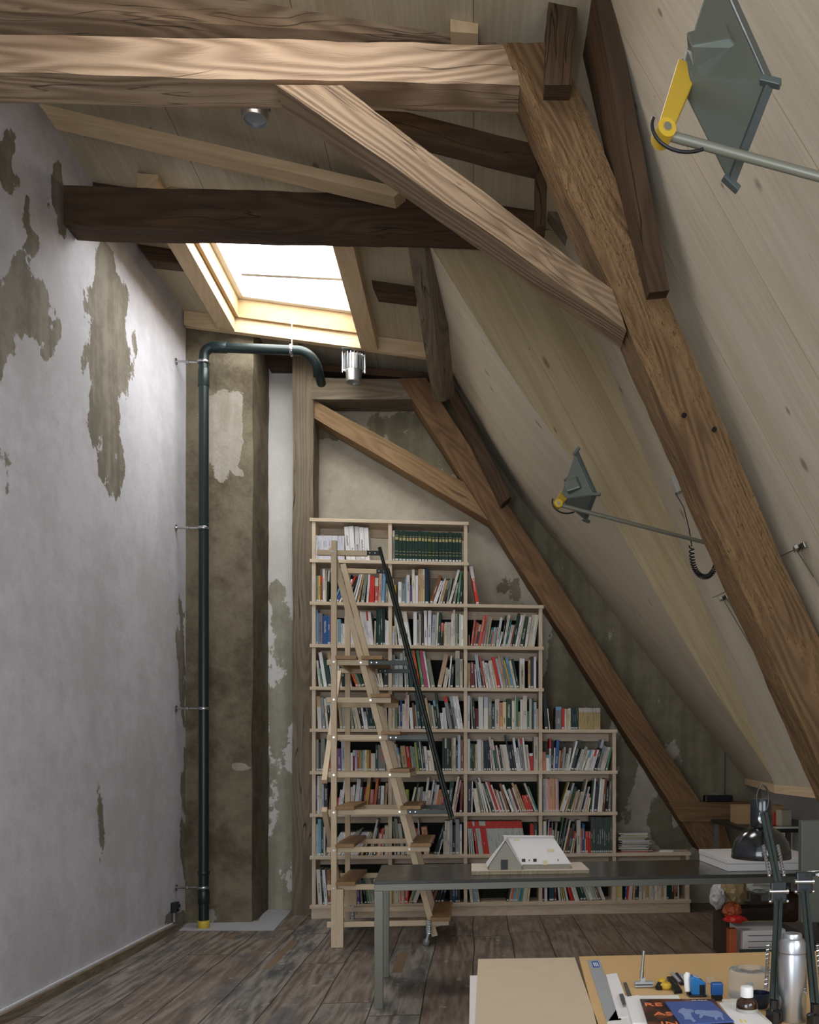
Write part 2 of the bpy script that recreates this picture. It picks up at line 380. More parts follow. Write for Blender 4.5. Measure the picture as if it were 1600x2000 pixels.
gap = t.math('MAXIMUM', t.math('GREATER_THAN', t.math('ABSOLUTE', t.math('SUBTRACT', fx, .5)), .486), t.math('GREATER_THAN', t.math('ABSOLUTE', t.math('SUBTRACT', fy, .5)), .4982))
c = t.mix(t.math('MULTIPLY', gap, .88), c, (.008, .007, .006, 1))
t.link(c, t.b.inputs['Base Color'])
t.link(t.math('ADD', t.math('MULTIPLY', tn.outputs[0], .35), .38), t.b.inputs['Roughness'])
t.bump(t.math('SUBTRACT', t.math('MULTIPLY', g, .2), t.math('MULTIPLY', gap, 1.0)), .5, .006)
bm = B(); box(bm, (XL(0) - .15, -2.2, -.1), (3.4, YW + .2, 0)); struct('floor', bm, t.m, local=True)
# pale repair strips let into the boards
for i, (a, b_) in enumerate([((512, 1893), (582, 1836)), ((1500 / 2 + 15, 1900), (800, 1860)), ((440, 1834), (458, 1824))]):
    p = onZ(*a, 0); q = onZ(*b_, 0); bm = B(); box(bm, (p.x, p.y, -.001), (p.x + (.055 if i != 1 else .07), q.y, .0012))
    struct('trim_%d' % (20 + i), bm, plain('repair_strip', col(126, 104, 80), .6), axis=(0, 1, 0))
# concrete pad in front of the chimney
bm = B(); prism(bm, [onZ(350, 1818, 0), onZ(535, 1818, 0), onZ(570, 1779, 0), onZ(520, 1775, 0), (-1.9, 8.4, 0), (-2.5, 8.4, 0)], (0, 0, .006))
struct('trim_10', bm, plain('cement', col(172, 172, 174), .85, noise_amt=.3))

# left wall
M_lw = plaster('limewash_left', col(208, 206, 213), col(188, 186, 190), col(142, 135, 122), col(116, 109, 96))
LW = [(12, 305, 17, 55), (22, 355, 20, 28), (50, 420, 8, 45), (64, 480, 14, 28), (38, 560, 26, 80), (66, 600, 42, 62), (95, 650, 26, 36), (92, 682, 12, 26),
      (205, 520, 20, 50), (212, 590, 44, 62), (212, 690, 50, 90), (207, 800, 38, 90), (218, 900, 26, 90), (232, 735, 32, 70), (0, 650, 22, 90), (112, 365, 12, 52), (122, 430, 10, 36),
      (5, 930, 22, 60, .4), (196, 1625, 10, 85, .62), (352, 1235, 12, 70, .8), (357, 1330, 10, 80, .8), (365, 1600, 14, 120, .7), (345, 1800, 30, 22, .8)]
f0 = ell(LW)
bm = B(); field_grid(bm, lambda u, v: Vector((XL(-2.2 + u * (YW + 2.4)), -2.2 + u * (YW + 2.4), v * 5.6)), 200, 110, f0)
struct('wall_left', bm, M_lw, local=True, uv=False, smooth=True)
bm = B(); box(bm, (-2.95, -2.2, 0), (-2.72, YW + .2, 5.6)); struct('wall_left_core', bm, MATS['cement'], local=True)
# skirting batten
a0 = Vector((XL(0) + .022, 0, .03)); a1 = Vector((XL(8.0) + .022, 8.0, .03))
bm = B(); bar(bm, a0, a1, .04, .06); struct('baseboard_left', bm, M_old, axis=(0, 1, 0))
bm = B(); bar(bm, a0 + Vector((-.014, 0, .036)), a1 + Vector((-.014, 0, .036)), .014, .012); struct('trim_11', bm, plain('white_bead', col(214, 214, 220), .5))

# far wall
M_fw = plaster('limewash_far', col(192, 184, 168), col(168, 158, 140), col(142, 134, 112), col(122, 114, 94), bump=.5)
FW = [(1110, 1265, 42, 70), (1095, 1370, 52, 66), (1150, 1345, 34, 52), (1170, 1400, 24, 46), (1215, 1500, 26, 60), (790, 850, 100, 42, .8), (850, 880, 60, 60, .85), (1215, 1560, 30, 60, .8), (1290, 1600, 30, 50, .9), (1000, 1150, 26, 30, .6), (1330, 1640, 40, 30, .9), (550, 1500, 22, 300, .55), (548, 1760, 22, 60, .6), (650, 840, 30, 20, .8), (1340, 1500, 40, 80, .9)]
f1 = ell(FW)
def ffar(p):
    x, y = pix(p); v = f1(p)
    s = x - (832 + (y - 738) / 1.547)                      # right of the strut: bare concrete
    if y > 760 and s > -30: v = max(v, .95 if (y < 1440 or x > 1340) else .55)
    return v
bm = B(); field_grid(bm, lambda u, v: Vector((-2.75 + u * 6.2, YW, v * 5.6)), 150, 130, ffar)
struct('wall_back', bm, M_fw, local=True, uv=False)
# white limewashed strip between chimney and post
xa_, xb2 = onY(524, 1000, YW - .02).x, onY(574, 1000, YW - .02).x
fws = ell([(548, 1300, 40, 150), (548, 1560, 40, 200), (548, 1740, 40, 90), (540, 1160, 18, 30)])
bm = B(); field_grid(bm, lambda u, v: Vector((xa_ + u * (xb2 - xa_), YW - .02, v * ZC(-1.7))), 10, 110, lambda p: fws(p) * .8)
thick(bm, (0, .015, 0)); struct('wall_back_strip', bm, plaster('white_strip', col(226, 224, 220), col(214, 210, 202), col(172, 166, 150), col(150, 144, 126), speck=.2), local=True, uv=False)
# chimney breast
M_ch = plaster('chimney_render', col(132, 122, 102), col(86, 76, 60), col(168, 160, 150), col(150, 142, 128), speck=.7, bump=.8)
fch = ell([(440, 840, 40, 86), (425, 925, 12, 10), (465, 925, 12, 10), (470, 1500, 20, 8, .8), (438, 1195, 6, 5), (410, 1790, 30, 16, .6)])
bm = B(); lay = bm.verts.layers.float.new('bare')
tribox(bm, [(-2.62, 8.36, 5.34), (-1.94, 8.36, 5.27), (-1.94, 8.344, -.02), (-2.62, 8.344, -.02), (-2.62, YW + .05, 5.34), (-1.94, YW + .05, 5.27), (-1.94, YW + .05, -.02), (-2.62, YW + .05, -.02)], seg=.06, jit=.014, fr=1.6, nt=14)
for v in bm.verts: v[lay] = fch(v.co)
struct('wall_chimney', bm, M_ch, local=True, uv=False, smooth=True)

# boarded ceiling, with the two roof-window openings cut out
def boards(name, base, base2, seamcol, seamdir, spacing, axis):
    """large spruce boards: seamdir = (a,b,c) so that a*x+b*y+c*z / spacing counts boards"""
    t = NT(name); tc = t.n('ShaderNodeTexCoord'); g = tc.outputs['Object']
    d = t.n('ShaderNodeVectorMath', operation='DOT_PRODUCT', i_0=g, i_1=seamdir).outputs['Value']
    q = t.math('DIVIDE', d, spacing); fr_ = t.math('FRACT', q); fl = t.math('FLOOR', q)
    seam = t.math('GREATER_THAN', t.math('ABSOLUTE', t.math('SUBTRACT', fr_, .5)), .4965)
    u = t.n('ShaderNodeVectorMath', operation='DOT_PRODUCT', i_0=g, i_1=axis).outputs['Value']
    q2 = t.math('MULTIPLY', d, 1.0)
    vv = t.n('ShaderNodeCombineXYZ', i_0=u, i_1=t.math('ADD', q2, t.math('MULTIPLY', fl, 3.7)), i_2=0.0).outputs[0]
    gr = t.n('ShaderNodeTexNoise', i_Vector=t.n('ShaderNodeMapping', i_Vector=vv, i_Scale=(2.0, 46, 1)).outputs[0], i_Scale=1.0, i_Detail=5.0, i_Roughness=.6)
    gl = t.n('ShaderNodeTexNoise', i_Vector=t.n('ShaderNodeMapping', i_Vector=vv, i_Scale=(.5, 5, 1)).outputs[0], i_Scale=1.0, i_Detail=3.0)
    c = t.mix(t.sstep(t.math('ADD', t.math('MULTIPLY', gr.outputs[0], .5), t.math('MULTIPLY', gl.outputs[0], .5)), .35, .65), base2, base)
    vo = t.n('ShaderNodeTexVoronoi', i_Vector=t.n('ShaderNodeMapping', i_Vector=vv, i_Scale=(3.0, 5.5, 1)).outputs[0], i_Scale=1.0)
    big = t.n('ShaderNodeSeparateColor', i_0=vo.outputs['Color']).outputs[0]
    rad = t.math('MULTIPLY', t.math('POWER', big, 1.6), .15)
    k = t.math('SUBTRACT', 1.0, t.sstep(t.math('DIVIDE', vo.outputs['Distance'], t.math('ADD', rad, .012)), .55, 1.15))
    c = t.mix(t.math('MULTIPLY', k, .72), c, col(112, 88, 58))
    st = t.n('ShaderNodeTexNoise', i_Vector=t.n('ShaderNodeMapping', i_Vector=vv, i_Scale=(9, 60, 1)).outputs[0], i_Scale=1.0, i_Detail=2.0)
    c = t.mix(t.math('MULTIPLY', t.sstep(st.outputs[0], .68, .74), .28), c, col(140, 112, 78))
    c = t.mix(t.math('MULTIPLY', seam, .75), c, seamcol)
    t.link(c, t.b.inputs['Base Color']); t.b.inputs['Roughness'].default_value = .5; t.b.inputs['Specular IOR Level'].default_value = .35
    t.bump(t.math('SUBTRACT', t.math('MULTIPLY', gr.outputs[0], .2), seam), .25, .004)
    MATS[name] = t.m; return t.m
M_cl = boards('ceiling_spruce', col(198, 188, 164), col(178, 164, 138), col(120, 90, 54), (1, 0, 0), 0.9, (0, 1, 0))
M_sl = boards('slope_spruce', col(204, 195, 176), col(188, 177, 155), col(164, 120, 60), (0, 1, -.3), .68, (-.38, 0.0, .92))
M_sb = boards('step_spruce', col(184, 168, 134), col(166, 148, 112), col(130, 100, 60), (1.8, 0, 1.0), .62, (-.5, 0, .86))
hx0, hx1, hy0, hy1 = -2.03, -1.02, 6.45, 8.24    # far roof window
gx0, gx1, gy0, gy1 = -1.55, -.15, 3.15, 4.25     # near roof window
bm = B()
e_ = .016
xs = [-2.9, hx0 - e_, gx0 - e_, hx1 + e_, gx1 + e_, 1.4]; ys = [-2.2, gy0 - e_, gy1 + e_, hy0 - e_, hy1 + e_, YW + .2]
for a, b_ in zip(xs, xs[1:]):
    for c0, d0 in zip(ys, ys[1:]):
        if a >= hx0 - .02 and b_ <= hx1 + .02 and c0 >= hy0 - .02 and d0 <= hy1 + .02: continue
        if a >= gx0 - .02 and b_ <= gx1 + .02 and c0 >= gy0 - .02 and d0 <= gy1 + .02: continue
        bm.faces.new([bm.verts.new((x, y, ZC(x))) for x, y in ((a, c0), (a, d0), (b_, d0), (b_, c0))])
bmesh.ops.remove_doubles(bm, verts=bm.verts[:], dist=1e-5)
thick(bm, (0, 0, .08))
struct('ceiling', bm, M_cl, local=True)
M_skyp = NT('bright_sky_glass'); M_skyp.b.inputs['Base Color'].default_value = (.9, .9, .88, 1)
M_skyp.b.inputs['Emission Color'].default_value = (.96, .99, 1, 1); M_skyp.b.inputs['Emission Strength'].default_value = SKY_FAR
M_skyn = NT('bright_sky_glass_near'); M_skyn.b.inputs['Base Color'].default_value = (.9, .9, .9, 1)
M_skyn.b.inputs['Emission Color'].default_value = (.93, .96, 1, 1); M_skyn.b.inputs['Emission Strength'].default_value = SKY_NEAR
def roofwin(name, x0, x1, y0, y1, up, mat, rim):
    bm = B(); t_ = .03
    z0a, z0b = ZC(x0), ZC(x1)
    hexa(bm, [(x0 - t_, y0, z0a - .01), (x0, y0, z0a - .01), (x0, y1, z0a - .01), (x0 - t_, y1, z0a - .01), (x0 - t_, y0, z0a + up), (x0, y0, z0a + up), (x0, y1, z0a + up), (x0 - t_, y1, z0a + up)])
    hexa(bm, [(x1, y0, z0b - .01), (x1 + t_, y0, z0b - .01), (x1 + t_, y1, z0b - .01), (x1, y1, z0b - .01), (x1, y0, z0b + up), (x1 + t_, y0, z0b + up), (x1 + t_, y1, z0b + up), (x1, y1, z0b + up)])
    for yy0, yy1 in ((y0 - t_, y0), (y1, y1 + t_)):
        hexa(bm, [(x0, yy0, z0a - .01), (x1, yy0, z0b - .01), (x1, yy1, z0b - .01), (x0, yy1, z0a - .01), (x0, yy0, z0a + up), (x1, yy0, z0b + up), (x1, yy1, z0b + up), (x0, yy1, z0a + up)])
    w = struct(name, bm, M_revl, axis=(0, 1, 0))
    # sash
    bm = B(); s = .05; zz = up - .05
    for (xa, xb, ya, yb) in ((x0, x0 + s, y0, y1), (x1 - s, x1, y0, y1), (x0 + s, x1 - s, y0, y0 + s), (x0 + s, x1 - s, y1 - s, y1)):
        hexa(bm, [(xa, ya, ZC(xa) + zz), (xb, ya, ZC(xb) + zz), (xb, yb, ZC(xb) + zz), (xa, yb, ZC(xa) + zz), (xa, ya, ZC(xa) + zz + .04), (xb, ya, ZC(xb) + zz + .04), (xb, yb, ZC(xb) + zz + .04), (xa, yb, ZC(xa) + zz + .04)])
    obj('window_sash', bm, rim, w, axis=(0, 1, 0))
    bm = B(); hexa(bm, [(x0, y0, z0a + up), (x1, y0, z0b + up), (x1, y1, z0b + up), (x0, y1, z0a + up), (x0, y0, z0a + up + .01), (x1, y0, z0b + up + .01), (x1, y1, z0b + up + .01), (x0, y1, z0a + up + .01)])
    obj('window_pane', bm, mat, w)
    return w
M_white = plain('white_paint', col(232, 230, 224), .45)
w1 = roofwin('window_1', hx0, hx1, hy0, hy1, .20, M_skyp.m, M_white)
bm = B(); box(bm, (hx0 + .16, 7.66, ZC(-1.5) + .12), (hx1 - .02, 7.70, ZC(-1.5) + .15)); obj('sash_rail', bm, M_white, w1)
roofwin('window_2', gx0, gx1, gy0, gy1, .50, M_skyn.m, M_white)

# steep boarded slope (near), its step face and the far slope
bm = B(); bm.faces.new([bm.verts.new(p) for p in ((XC(1.2), -2.2, 1.2), (XC(1.2), YB, 1.2), (XC(5.3), YB, 5.3), (XC(5.3), -2.2, 5.3))])
thick(bm, (.03, 0, .012)); struct('wall_right', bm, M_sl, local=True)
nearA = [onY(820, 436, YB), onY(830, 460, YB), onY(1000, 734, YB), onY(1187, 1000, YB), onY(1356, 1285, YB), onY(1523, 1541, YB)]
YF = YW - .01
farA = [onY(842, 640, YF), onY(850, 695, YF), onY(1000, 948, YF), onY(1142, 1127, YF), onY(1281, 1302, YF), onY(1460, 1526, YF)]
bm = B(); N = 14; grid = []
def lerpc(pl, s):
    q = s * (len(pl) - 1); i = min(int(q), len(pl) - 2); f = q - i
    p0, p1 = pl[max(i - 1, 0)], pl[i]; p2, p3 = pl[i + 1], pl[min(i + 2, len(pl) - 1)]
    return .5 * ((2 * p1) + (p2 - p0) * f + (2 * p0 - 5 * p1 + 4 * p2 - p3) * f * f + (3 * p1 - p0 - 3 * p2 + p3) * f ** 3)
for i in range(41):
    a, b_ = lerpc(nearA, i / 40), lerpc(farA, i / 40); grid.append([bm.verts.new(a.lerp(b_, j / N)) for j in range(N + 1)])
for i in range(40):
    for j in range(N): bm.faces.new((grid[i][j], grid[i][j + 1], grid[i + 1][j + 1], grid[i + 1][j]))
thick(bm, (.05, 0, .03)); struct('wall_right_far', bm, M_sl, local=True, smooth=True)
bm = B(); pts = [lerpc(nearA, i / 40) for i in range(41)]
for p, q in zip(pts, pts[1:]):
    xa, xb = max(XC(p.z), p.x + .004), max(XC(q.z), q.x + .004)
    bm.faces.new([bm.verts.new(v) for v in ((p.x - .002, YB - .006, p.z), (q.x - .002, YB - .006, q.z), (xb, YB - .006, q.z), (xa, YB - .006, p.z))])
bmesh.ops.remove_doubles(bm, verts=bm.verts[:], dist=1e-4)
thick(bm, (0, .004, 0)); struct('wall_right_step', bm, M_sb, local=True)
# eave lips, soffits and knee wall
zE = nearA[-1].z
bm = B(); bar(bm, (XC(1.2) - .012, -2.2, 1.235), (XC(1.2) - .012, YB, 1.235), .03, .06); struct('trim_12', bm, M_spruce, axis=(0, 1, 0))
bm = B(); bar(bm, nearA[-1] + Vector((-.012, 0, -.0)), farA[-1] + Vector((-.012, 0, .0)), .03, .06); struct('trim_13', bm, M_spruce, axis=(0, 1, 0))
bm = B(); prism(bm, [(XC(1.2), -2.2, 1.2), (XC(1.2), YB, 1.2), (farA[-1].x, YW, 1.2), (2.95, YW, 1.2), (2.95, -2.2, 1.2)], (0, 0, .03)); struct('trim_14', bm, MATS['white_paint'], local=True)
bm = B(); box(bm, (2.88, -2.2, 0), (3.0, YW + .1, 1.2)); struct('wall_right_knee', bm, plain('knee_paint', col(232, 230, 226), .7), local=True)

M_rft = wood('rafter_timber', col(128, 94, 64), col(66, 44, 28), crack=.5, bump=.5, mottled=.4, ringy=.4)
# ================= OLD ROOF TIMBERS =================
def timber(label, q, y, th, mat, y2=None, jit=.006, th2=None, seed=1.0, nt=5, name='roof_beam', cat='beam', group=None, dv=None):
    """q: front-face corners on the photo: start-top, end-top, end-bottom, start-bottom"""
    y2 = y if y2 is None else y2; th2 = th if th2 is None else th2
    st, et, eb, sb = q
    st, sb, et, eb = onY(*st, y), onY(*sb, y), onY(*et, y2), onY(*eb, y2)
    d1, d2 = Vector(dv or (0, th, 0)), Vector(dv or (0, th2, 0))
    bm = B(); tribox(bm, [st, sb, eb, et, st + d1, sb + d1, eb + d2, et + d2], jit=jit, seed=seed, nt=nt)
    ax = (et + eb) / 2 - (st + sb) / 2
    o = obj(name, bm, mat, uv=False, smooth=True, sharp=40); return tag(o, label, cat, group)
YN = 4.5
M_brb = wood('light_brown_timber', col(168, 138, 100), col(110, 82, 54), crack=.8, bump=.5, mottled=.4, ringy=.4)
timber('big old collar beam lit by the near roof window, across the top of the picture', [(-60, 64), (1000, 88), (1016, 166), (-60, 142)], YN, .2, M_pale, seed=2, jit=.008)
timber('old beam at the very top edge, dipping to the right above the lit collar beam', [(-60, -34), (1075, 40), (1075, 88), (-60, 16)], YN + .2, .15, M_pale, seed=3)
strut_ = timber('thick hewn strut with worm holes running from top centre to the lower right edge', [(980, 82), (1842, 2046), (1952, 2046), (1084, 82)], YN, .25, M_hewn, seed=4, jit=.012, nt=7, name='roof_strut', cat='strut')
for hx_, hy_ in ((1337, 810), (1396, 838)):
    p_ = onY(hx_, hy_, YN - .012); bm = B(); tube(bm, [p_, p_ + Vector((0, .05, 0))], .012, 14); obj('peg_hole', bm, plain('peg_black', col(16, 12, 10), .9), strut_)
timber('pale diagonal brace from the lit collar beam down to the thick hewn strut', [(668, 167), (1196, 566), (1224, 646), (540, 165)], YN - .02, .2, M_brace, seed=5, name='roof_brace', cat='brace')
timber('dark rafter leaning on the thick hewn strut, beside the pale boarded slope', [(1160, -30), (1267, 572), (1307, 566), (1193, -30)], 4.12, .42, M_dark, y2=4.42, th2=.2, seed=6, name='roof_rafter', cat='rafter')
timber('short dark post above the head of the thick hewn strut', [(1072, -30), (1064, 166), (1116, 166), (1129, -30)], YN - .1, .2, M_dark, seed=7, name='roof_post', cat='post')
timber('pale new stud between the top beams, just left of the dark post', [(878, -30), (880, 62), (934, 66), (936, -30)], YN + .1, .08, M_spruce, seed=8, jit=.001, name='roof_stud', cat='post')
timber('dark collar beam across the room in front of the bright roof window', [(122, 362), (1052, 388), (1052, 463), (128, 441)], 6.08, .17, M_dark, seed=9, jit=.008)
timber('short dark post behind the thick hewn strut, on the end of the dark collar beam', [(1047, 286), (1046, 442), (1066, 442), (1072, 292)], 5.12, .12, M_dark, seed=10, name='roof_post', cat='post')
timber('short brown strut end glimpsed under the brace, behind the thick hewn strut', [(1064, 402), (1150, 522), (1175, 520), (1100, 402)], 6.06, .12, M_old, seed=11, name='roof_strut', cat='strut')
timber('dark rafter sloping down behind the pale brace to the short dark post', [(733, 204), (1050, 283), (1050, 330), (733, 247)], 4.95, .1, M_dark, seed=12, y2=5.1, name='roof_rafter', cat='rafter')
timber('long pale new rafter slanting under the ceiling above the dark collar beam', [(74, 201), (790, 368), (770, 384), (90, 222)], 5.5, .13, M_spruce, y2=5.95, seed=13, jit=.001, name='roof_rafter', cat='rafter')
timber('dark purlin end by the left wall above the dark collar beam', [(172, 338), (440, 376), (440, 394), (172, 364)], 6.5, .12, M_dark, seed=14, name='roof_purlin', cat='purlin')
timber('short dark purlin between the left wall and the bright roof window', [(268, 477), (352, 486), (368, 516), (290, 508)], 7.25, .12, M_dark, seed=15, name='roof_purlin', cat='purlin')
timber('short dark purlin to the right of the bright roof window', [(724, 544), (812, 554), (812, 584), (736, 574)], 7.3, .12, M_dark, seed=16, name='roof_purlin', cat='purlin')
def newbeam(label, lo, hi, axis, slope=False):
    bm = B(); x0, y0, z0 = lo; x1, y1, z1 = hi; d = (ZC(x1) - ZC(x0)) if slope else 0
    hexa(bm, [(x0, y0, z0), (x1, y0, z0 + d), (x1, y1, z0 + d), (x0, y1, z0), (x0, y0, z1), (x1, y0, z1 + d), (x1, y1, z1 + d), (x0, y1, z1)])
    return tag(obj('window_trimmer', bm, M_spruce, axis=axis, bevel=.004), label, 'beam')
newbeam('pale trimmer beam along the left side of the bright roof window', (-2.20, 6.3, ZC(-2.1) - .13), (-2.066, 8.265, ZC(-2.1) - .001), (0, 1, 0))
newbeam('pale trimmer beam along the right side of the bright roof window', (-.985, 6.3, ZC(-.9) - .14), (-.84, 8.265, ZC(-.9) - .001), (0, 1, 0))
newbeam('long pale header beam at the foot of the bright roof window above the pipe', (-2.50, 8.272, ZC(-2.5) - .13), (-.36, 8.335, ZC(-2.5) - .001), (1, 0, 0), True)

timber('tall weathered post against the far wall between the white strip and the bookcase', [(572, 690), (570, 1790), (611, 1788), (612, 690)], 8.7, .3, M_old, seed=17, name='wall_post', cat='post')
timber('short brown tie beam on the far wall under the finned downlight', [(608, 737), (836, 741), (806, 780), (608, 779)], 8.69, .3, M_old, seed=18, name='wall_beam')
timber('brown diagonal brace on the far wall above the bookcase', [(612, 780), (936, 958), (960, 1020), (612, 815)], 8.74, .25, M_brb, seed=19, name='wall_brace', cat='brace')
timber('long brown strut on the far wall descending right of the bookcase', [(832, 738), (1428, 1660), (1367, 1660), (779, 738)], 8.66, .3, M_far, seed=20, name='wall_strut', cat='strut', jit=.009)
timber('cracked brown cross beam at the foot of the long far strut', [(1306, 1567), (1474, 1567), (1474, 1605), (1330, 1605)], 8.58, .25, M_far, seed=21, name='wall_beam')
timber('brown strut foot below the cracked cross beam by the white box', [(1338, 1604), (1392, 1690), (1440, 1690), (1412, 1604)], 8.64, .25, M_far, seed=22, name='wall_strut', cat='strut')
timber('worm eaten upright rafter right of the bright roof window', [(796, 478), (846, 782), (867, 784), (829, 484)], 6.32, .16, M_old, y2=8.44, seed=23, name='wall_rafter', cat='rafter', dv=(.10, .03, .07))
timber('dark rafter standing on the long far strut beside the boarded slope', [(836, 692), (980, 984), (998, 970), (855, 692)], 8.46, .18, M_dark, seed=24, name='wall_rafter', cat='rafter')
timber('dark old lintel block behind the pipe above the white wall strip', [(484, 650), (606, 666), (622, 716), (524, 716)], 8.86, .15, M_dark, seed=25, name='wall_lintel', cat='beam')
timber('dark plank end under the ceiling behind the finned downlight', [(610, 706), (838, 728), (838, 742), (610, 722)], 8.80, .15, M_dark, seed=26, name='wall_plank', cat='beam')

# ================= BOOKCASE =================
YS = 8.477; SD = .27
UP = [613, 762, 909.5, 1056, 1200, 1343.5]
ux = [onY(p, 1478, YS).x for p in UP]
TOPS = [1012, 1092, 1175, 1258, 1341, 1423, 1506, 1589, 1672, 1768]
zt = [onY(611, p, YS).z for p in TOPS]; BT = .031
lastup = [2, 2, 3, 3, 3, 4, 4, 4, 5, 5]
bc = thing('bookcase', 'pale pine bookcase stepping down to the right against the far wall', 'bookcase', ((ux[0] + ux[5]) / 2, YS + SD / 2, 0))
for k, z in enumerate(zt):
    bm = B(); box(bm, (ux[0] - .035, YS - .012, z - BT), (ux[lastup[k]] + .03, YS + SD, z)); obj('shelf', bm, M_shelf, bc, axis=(1, 0, 0), bevel=.002)
for i, x in enumerate(ux):
    k0 = [0, 0, 0, 2, 5, 8][i]
    for k in range(k0, 9):
        bm = B(); box(bm, (x - .016, YS, zt[k + 1]), (x + .016, YS + SD - .002, zt[k] - BT)); obj('upright', bm, M_shelf, bc, axis=(0, 0, 1))
for k in range(9):
    bm = B(); e = lastup[k] if k in (0, 1) else lastup[k]
    box(bm, (ux[0] + .016, YS + SD - .02, zt[k] - BT - .075), (ux[min(lastup[k], 5)] - .016, YS + SD - .002, zt[k] - BT - .0005)); 
    obj('back_rail', bm, M_shelf, bc, axis=(1, 0, 0))
bm = B(); box(bm, (ux[0] - .02, YS + .004, 0), (ux[5] + .02, YS + SD, zt[9] - BT)); box(bm, (ux[0] - .022, YS - .002, .004), (ux[5] + .022, YS + .006, .05))
obj('plinth', bm, M_shelf, bc, axis=(1, 0, 0))

M_bay_shade = plain('bay_shade_dark', col(24, 30, 22), .9)  # near-black sheets put in for the shade inside the bays, not real backing
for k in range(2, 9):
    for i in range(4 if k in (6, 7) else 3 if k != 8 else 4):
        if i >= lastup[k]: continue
        bm = B(); box(bm, (ux[i] + .0165, YS + SD - .0015, zt[k + 1] + .001), (ux[i + 1] - .0165, YS + SD + .006, zt[k] - BT - .001)); obj('shade_panel', bm, M_bay_shade, bc)
# ---- books ----
t = NT('book_cover'); uvn = t.n('ShaderNodeUVMap'); sp = t.n('ShaderNodeSeparateXYZ', i_0=uvn.outputs[0])
ca = t.n('ShaderNodeAttribute', attribute_name='Col'); cb = t.n('ShaderNodeAttribute', attribute_name='Alt')
u_ = t.math('FRACT', sp.outputs[0]); sd = t.math('FLOOR', sp.outputs[0]); v_ = sp.outputs[1]
wn = t.n('ShaderNodeTexWhiteNoise', noise_dimensions='1D', i_W=sd); wc = t.n('ShaderNodeSeparateColor', i_0=wn.outputs['Color'])
nt_ = t.n('ShaderNodeTexNoise', noise_dimensions='2D', i_Vector=t.n('ShaderNodeCombineXYZ', i_0=t.math('MULTIPLY', v_, 240.0), i_1=t.math('ADD', t.math('MULTIPLY', sd, 3.3), t.math('MULTIPLY', u_, 3.0))).outputs[0], i_Scale=1.0, i_Detail=1.0)
lo_ = t.math('ADD', .05, t.math('MULTIPLY', wc.outputs[0], .10)); hi_ = t.math('ADD', lo_, t.math('ADD', .03, t.math('MULTIPLY', wc.outputs[1], .11)))
mk = t.math('MULTIPLY', t.math('GREATER_THAN', v_, lo_), t.math('LESS_THAN', v_, hi_))
mk = t.math('MULTIPLY', mk, t.math('LESS_THAN', t.math('ABSOLUTE', t.math('SUBTRACT', u_, .5)), .19))
mk = t.math('MULTIPLY', mk, t.math('GREATER_THAN', nt_.outputs[0], .47))
mk = t.math('MULTIPLY', mk, t.math('GREATER_THAN', wc.outputs[2], .3))
mk = t.math('MULTIPLY', mk, t.math('LESS_THAN', ca.outputs['Alpha'], 1.5))
lum = t.n('ShaderNodeRGBToBW', i_0=ca.outputs['Color']).outputs[0]
dk = t.math('LESS_THAN', lum, .22)
txt = t.mix(dk, (.035, .035, .04, 1), (.6, .6, .56, 1))
base = t.mix(t.math('GREATER_THAN', v_, cb.outputs['Alpha']), ca.outputs['Color'], cb.outputs['Color'])
c = t.mix(t.math('MULTIPLY', mk, .8), base, txt)
lb = t.math('MULTIPLY', t.math('MULTIPLY', t.math('GREATER_THAN', v_, .006), t.math('LESS_THAN', v_, .022)), t.math('MULTIPLY', t.math('GREATER_THAN', u_, .12), t.math('LESS_THAN', u_, .88)))
lb = t.math('MULTIPLY', lb, t.math('GREATER_THAN', ca.outputs['Alpha'], .5))
c = t.mix(lb, c, (.62, .62, .60, 1))
t.link(c, t.b.inputs['Base Color']); t.b.inputs['Roughness'].default_value = .45; t.b.inputs['Specular IOR Level'].default_value = .3
M_book = t.m
t = NT('page_block'); tc = t.n('ShaderNodeTexCoord'); pn = t.n('ShaderNodeTexNoise', i_Vector=t.n('ShaderNodeMapping', i_Vector=tc.outputs['Object'], i_Scale=(600, 4, 4)).outputs[0], i_Scale=1.0)
t.link(t.mix(pn.outputs[0], col(190, 180, 160), col(226, 220, 206)), t.b.inputs['Base Color']); t.b.inputs['Roughness'].default_value = .9; M_page = t.m
PAL = {'W': (222, 219, 218, 'white'), 'w': (208, 200, 184, 'cream'), 'a': (176, 182, 190, 'pale grey'), 'A': (132, 132, 134, 'grey'), 'S': (132, 138, 126, 'sage grey'),
       'K': (26, 27, 26, 'black'), 'k': (54, 54, 52, 'charcoal'), 'G': (26, 58, 42, 'dark green'), 'g': (82, 136, 96, 'green'), 'L': (148, 164, 70, 'olive'), 'l': (160, 168, 150, 'pale green'),
       'B': (42, 84, 140, 'blue'), 'b': (110, 158, 188, 'light blue'), 'T': (24, 118, 108, 'teal'), 't': (22, 56, 66, 'dark teal'), 'R': (196, 48, 32, 'red'), 'r': (190, 88, 76, 'salmon red'),
       'O': (214, 104, 48, 'orange'), 'o': (224, 148, 112, 'peach'), 'Y': (190, 152, 52, 'mustard'), 'y': (222, 208, 150, 'pale yellow'), 'M': (106, 22, 28, 'maroon'), 'N': (128, 78, 48, 'brown'),
       'n': (188, 158, 118, 'tan'), 'P': (108, 82, 140, 'purple'), 'p': (200, 158, 152, 'dusty pink'), 'V': (196, 84, 120, 'pink'), 'D': (70, 82, 70, 'grey green'),
       'J': (214, 214, 222, 'white'), 'E': (24, 52, 40, 'dark green'), 'Z': (196, 44, 26, 'red and white'), 'z': (186, 190, 182, 'white and red'), 'H': (70, 84, 76, 'green grey'), 'X': (186, 162, 112, 'tan')}
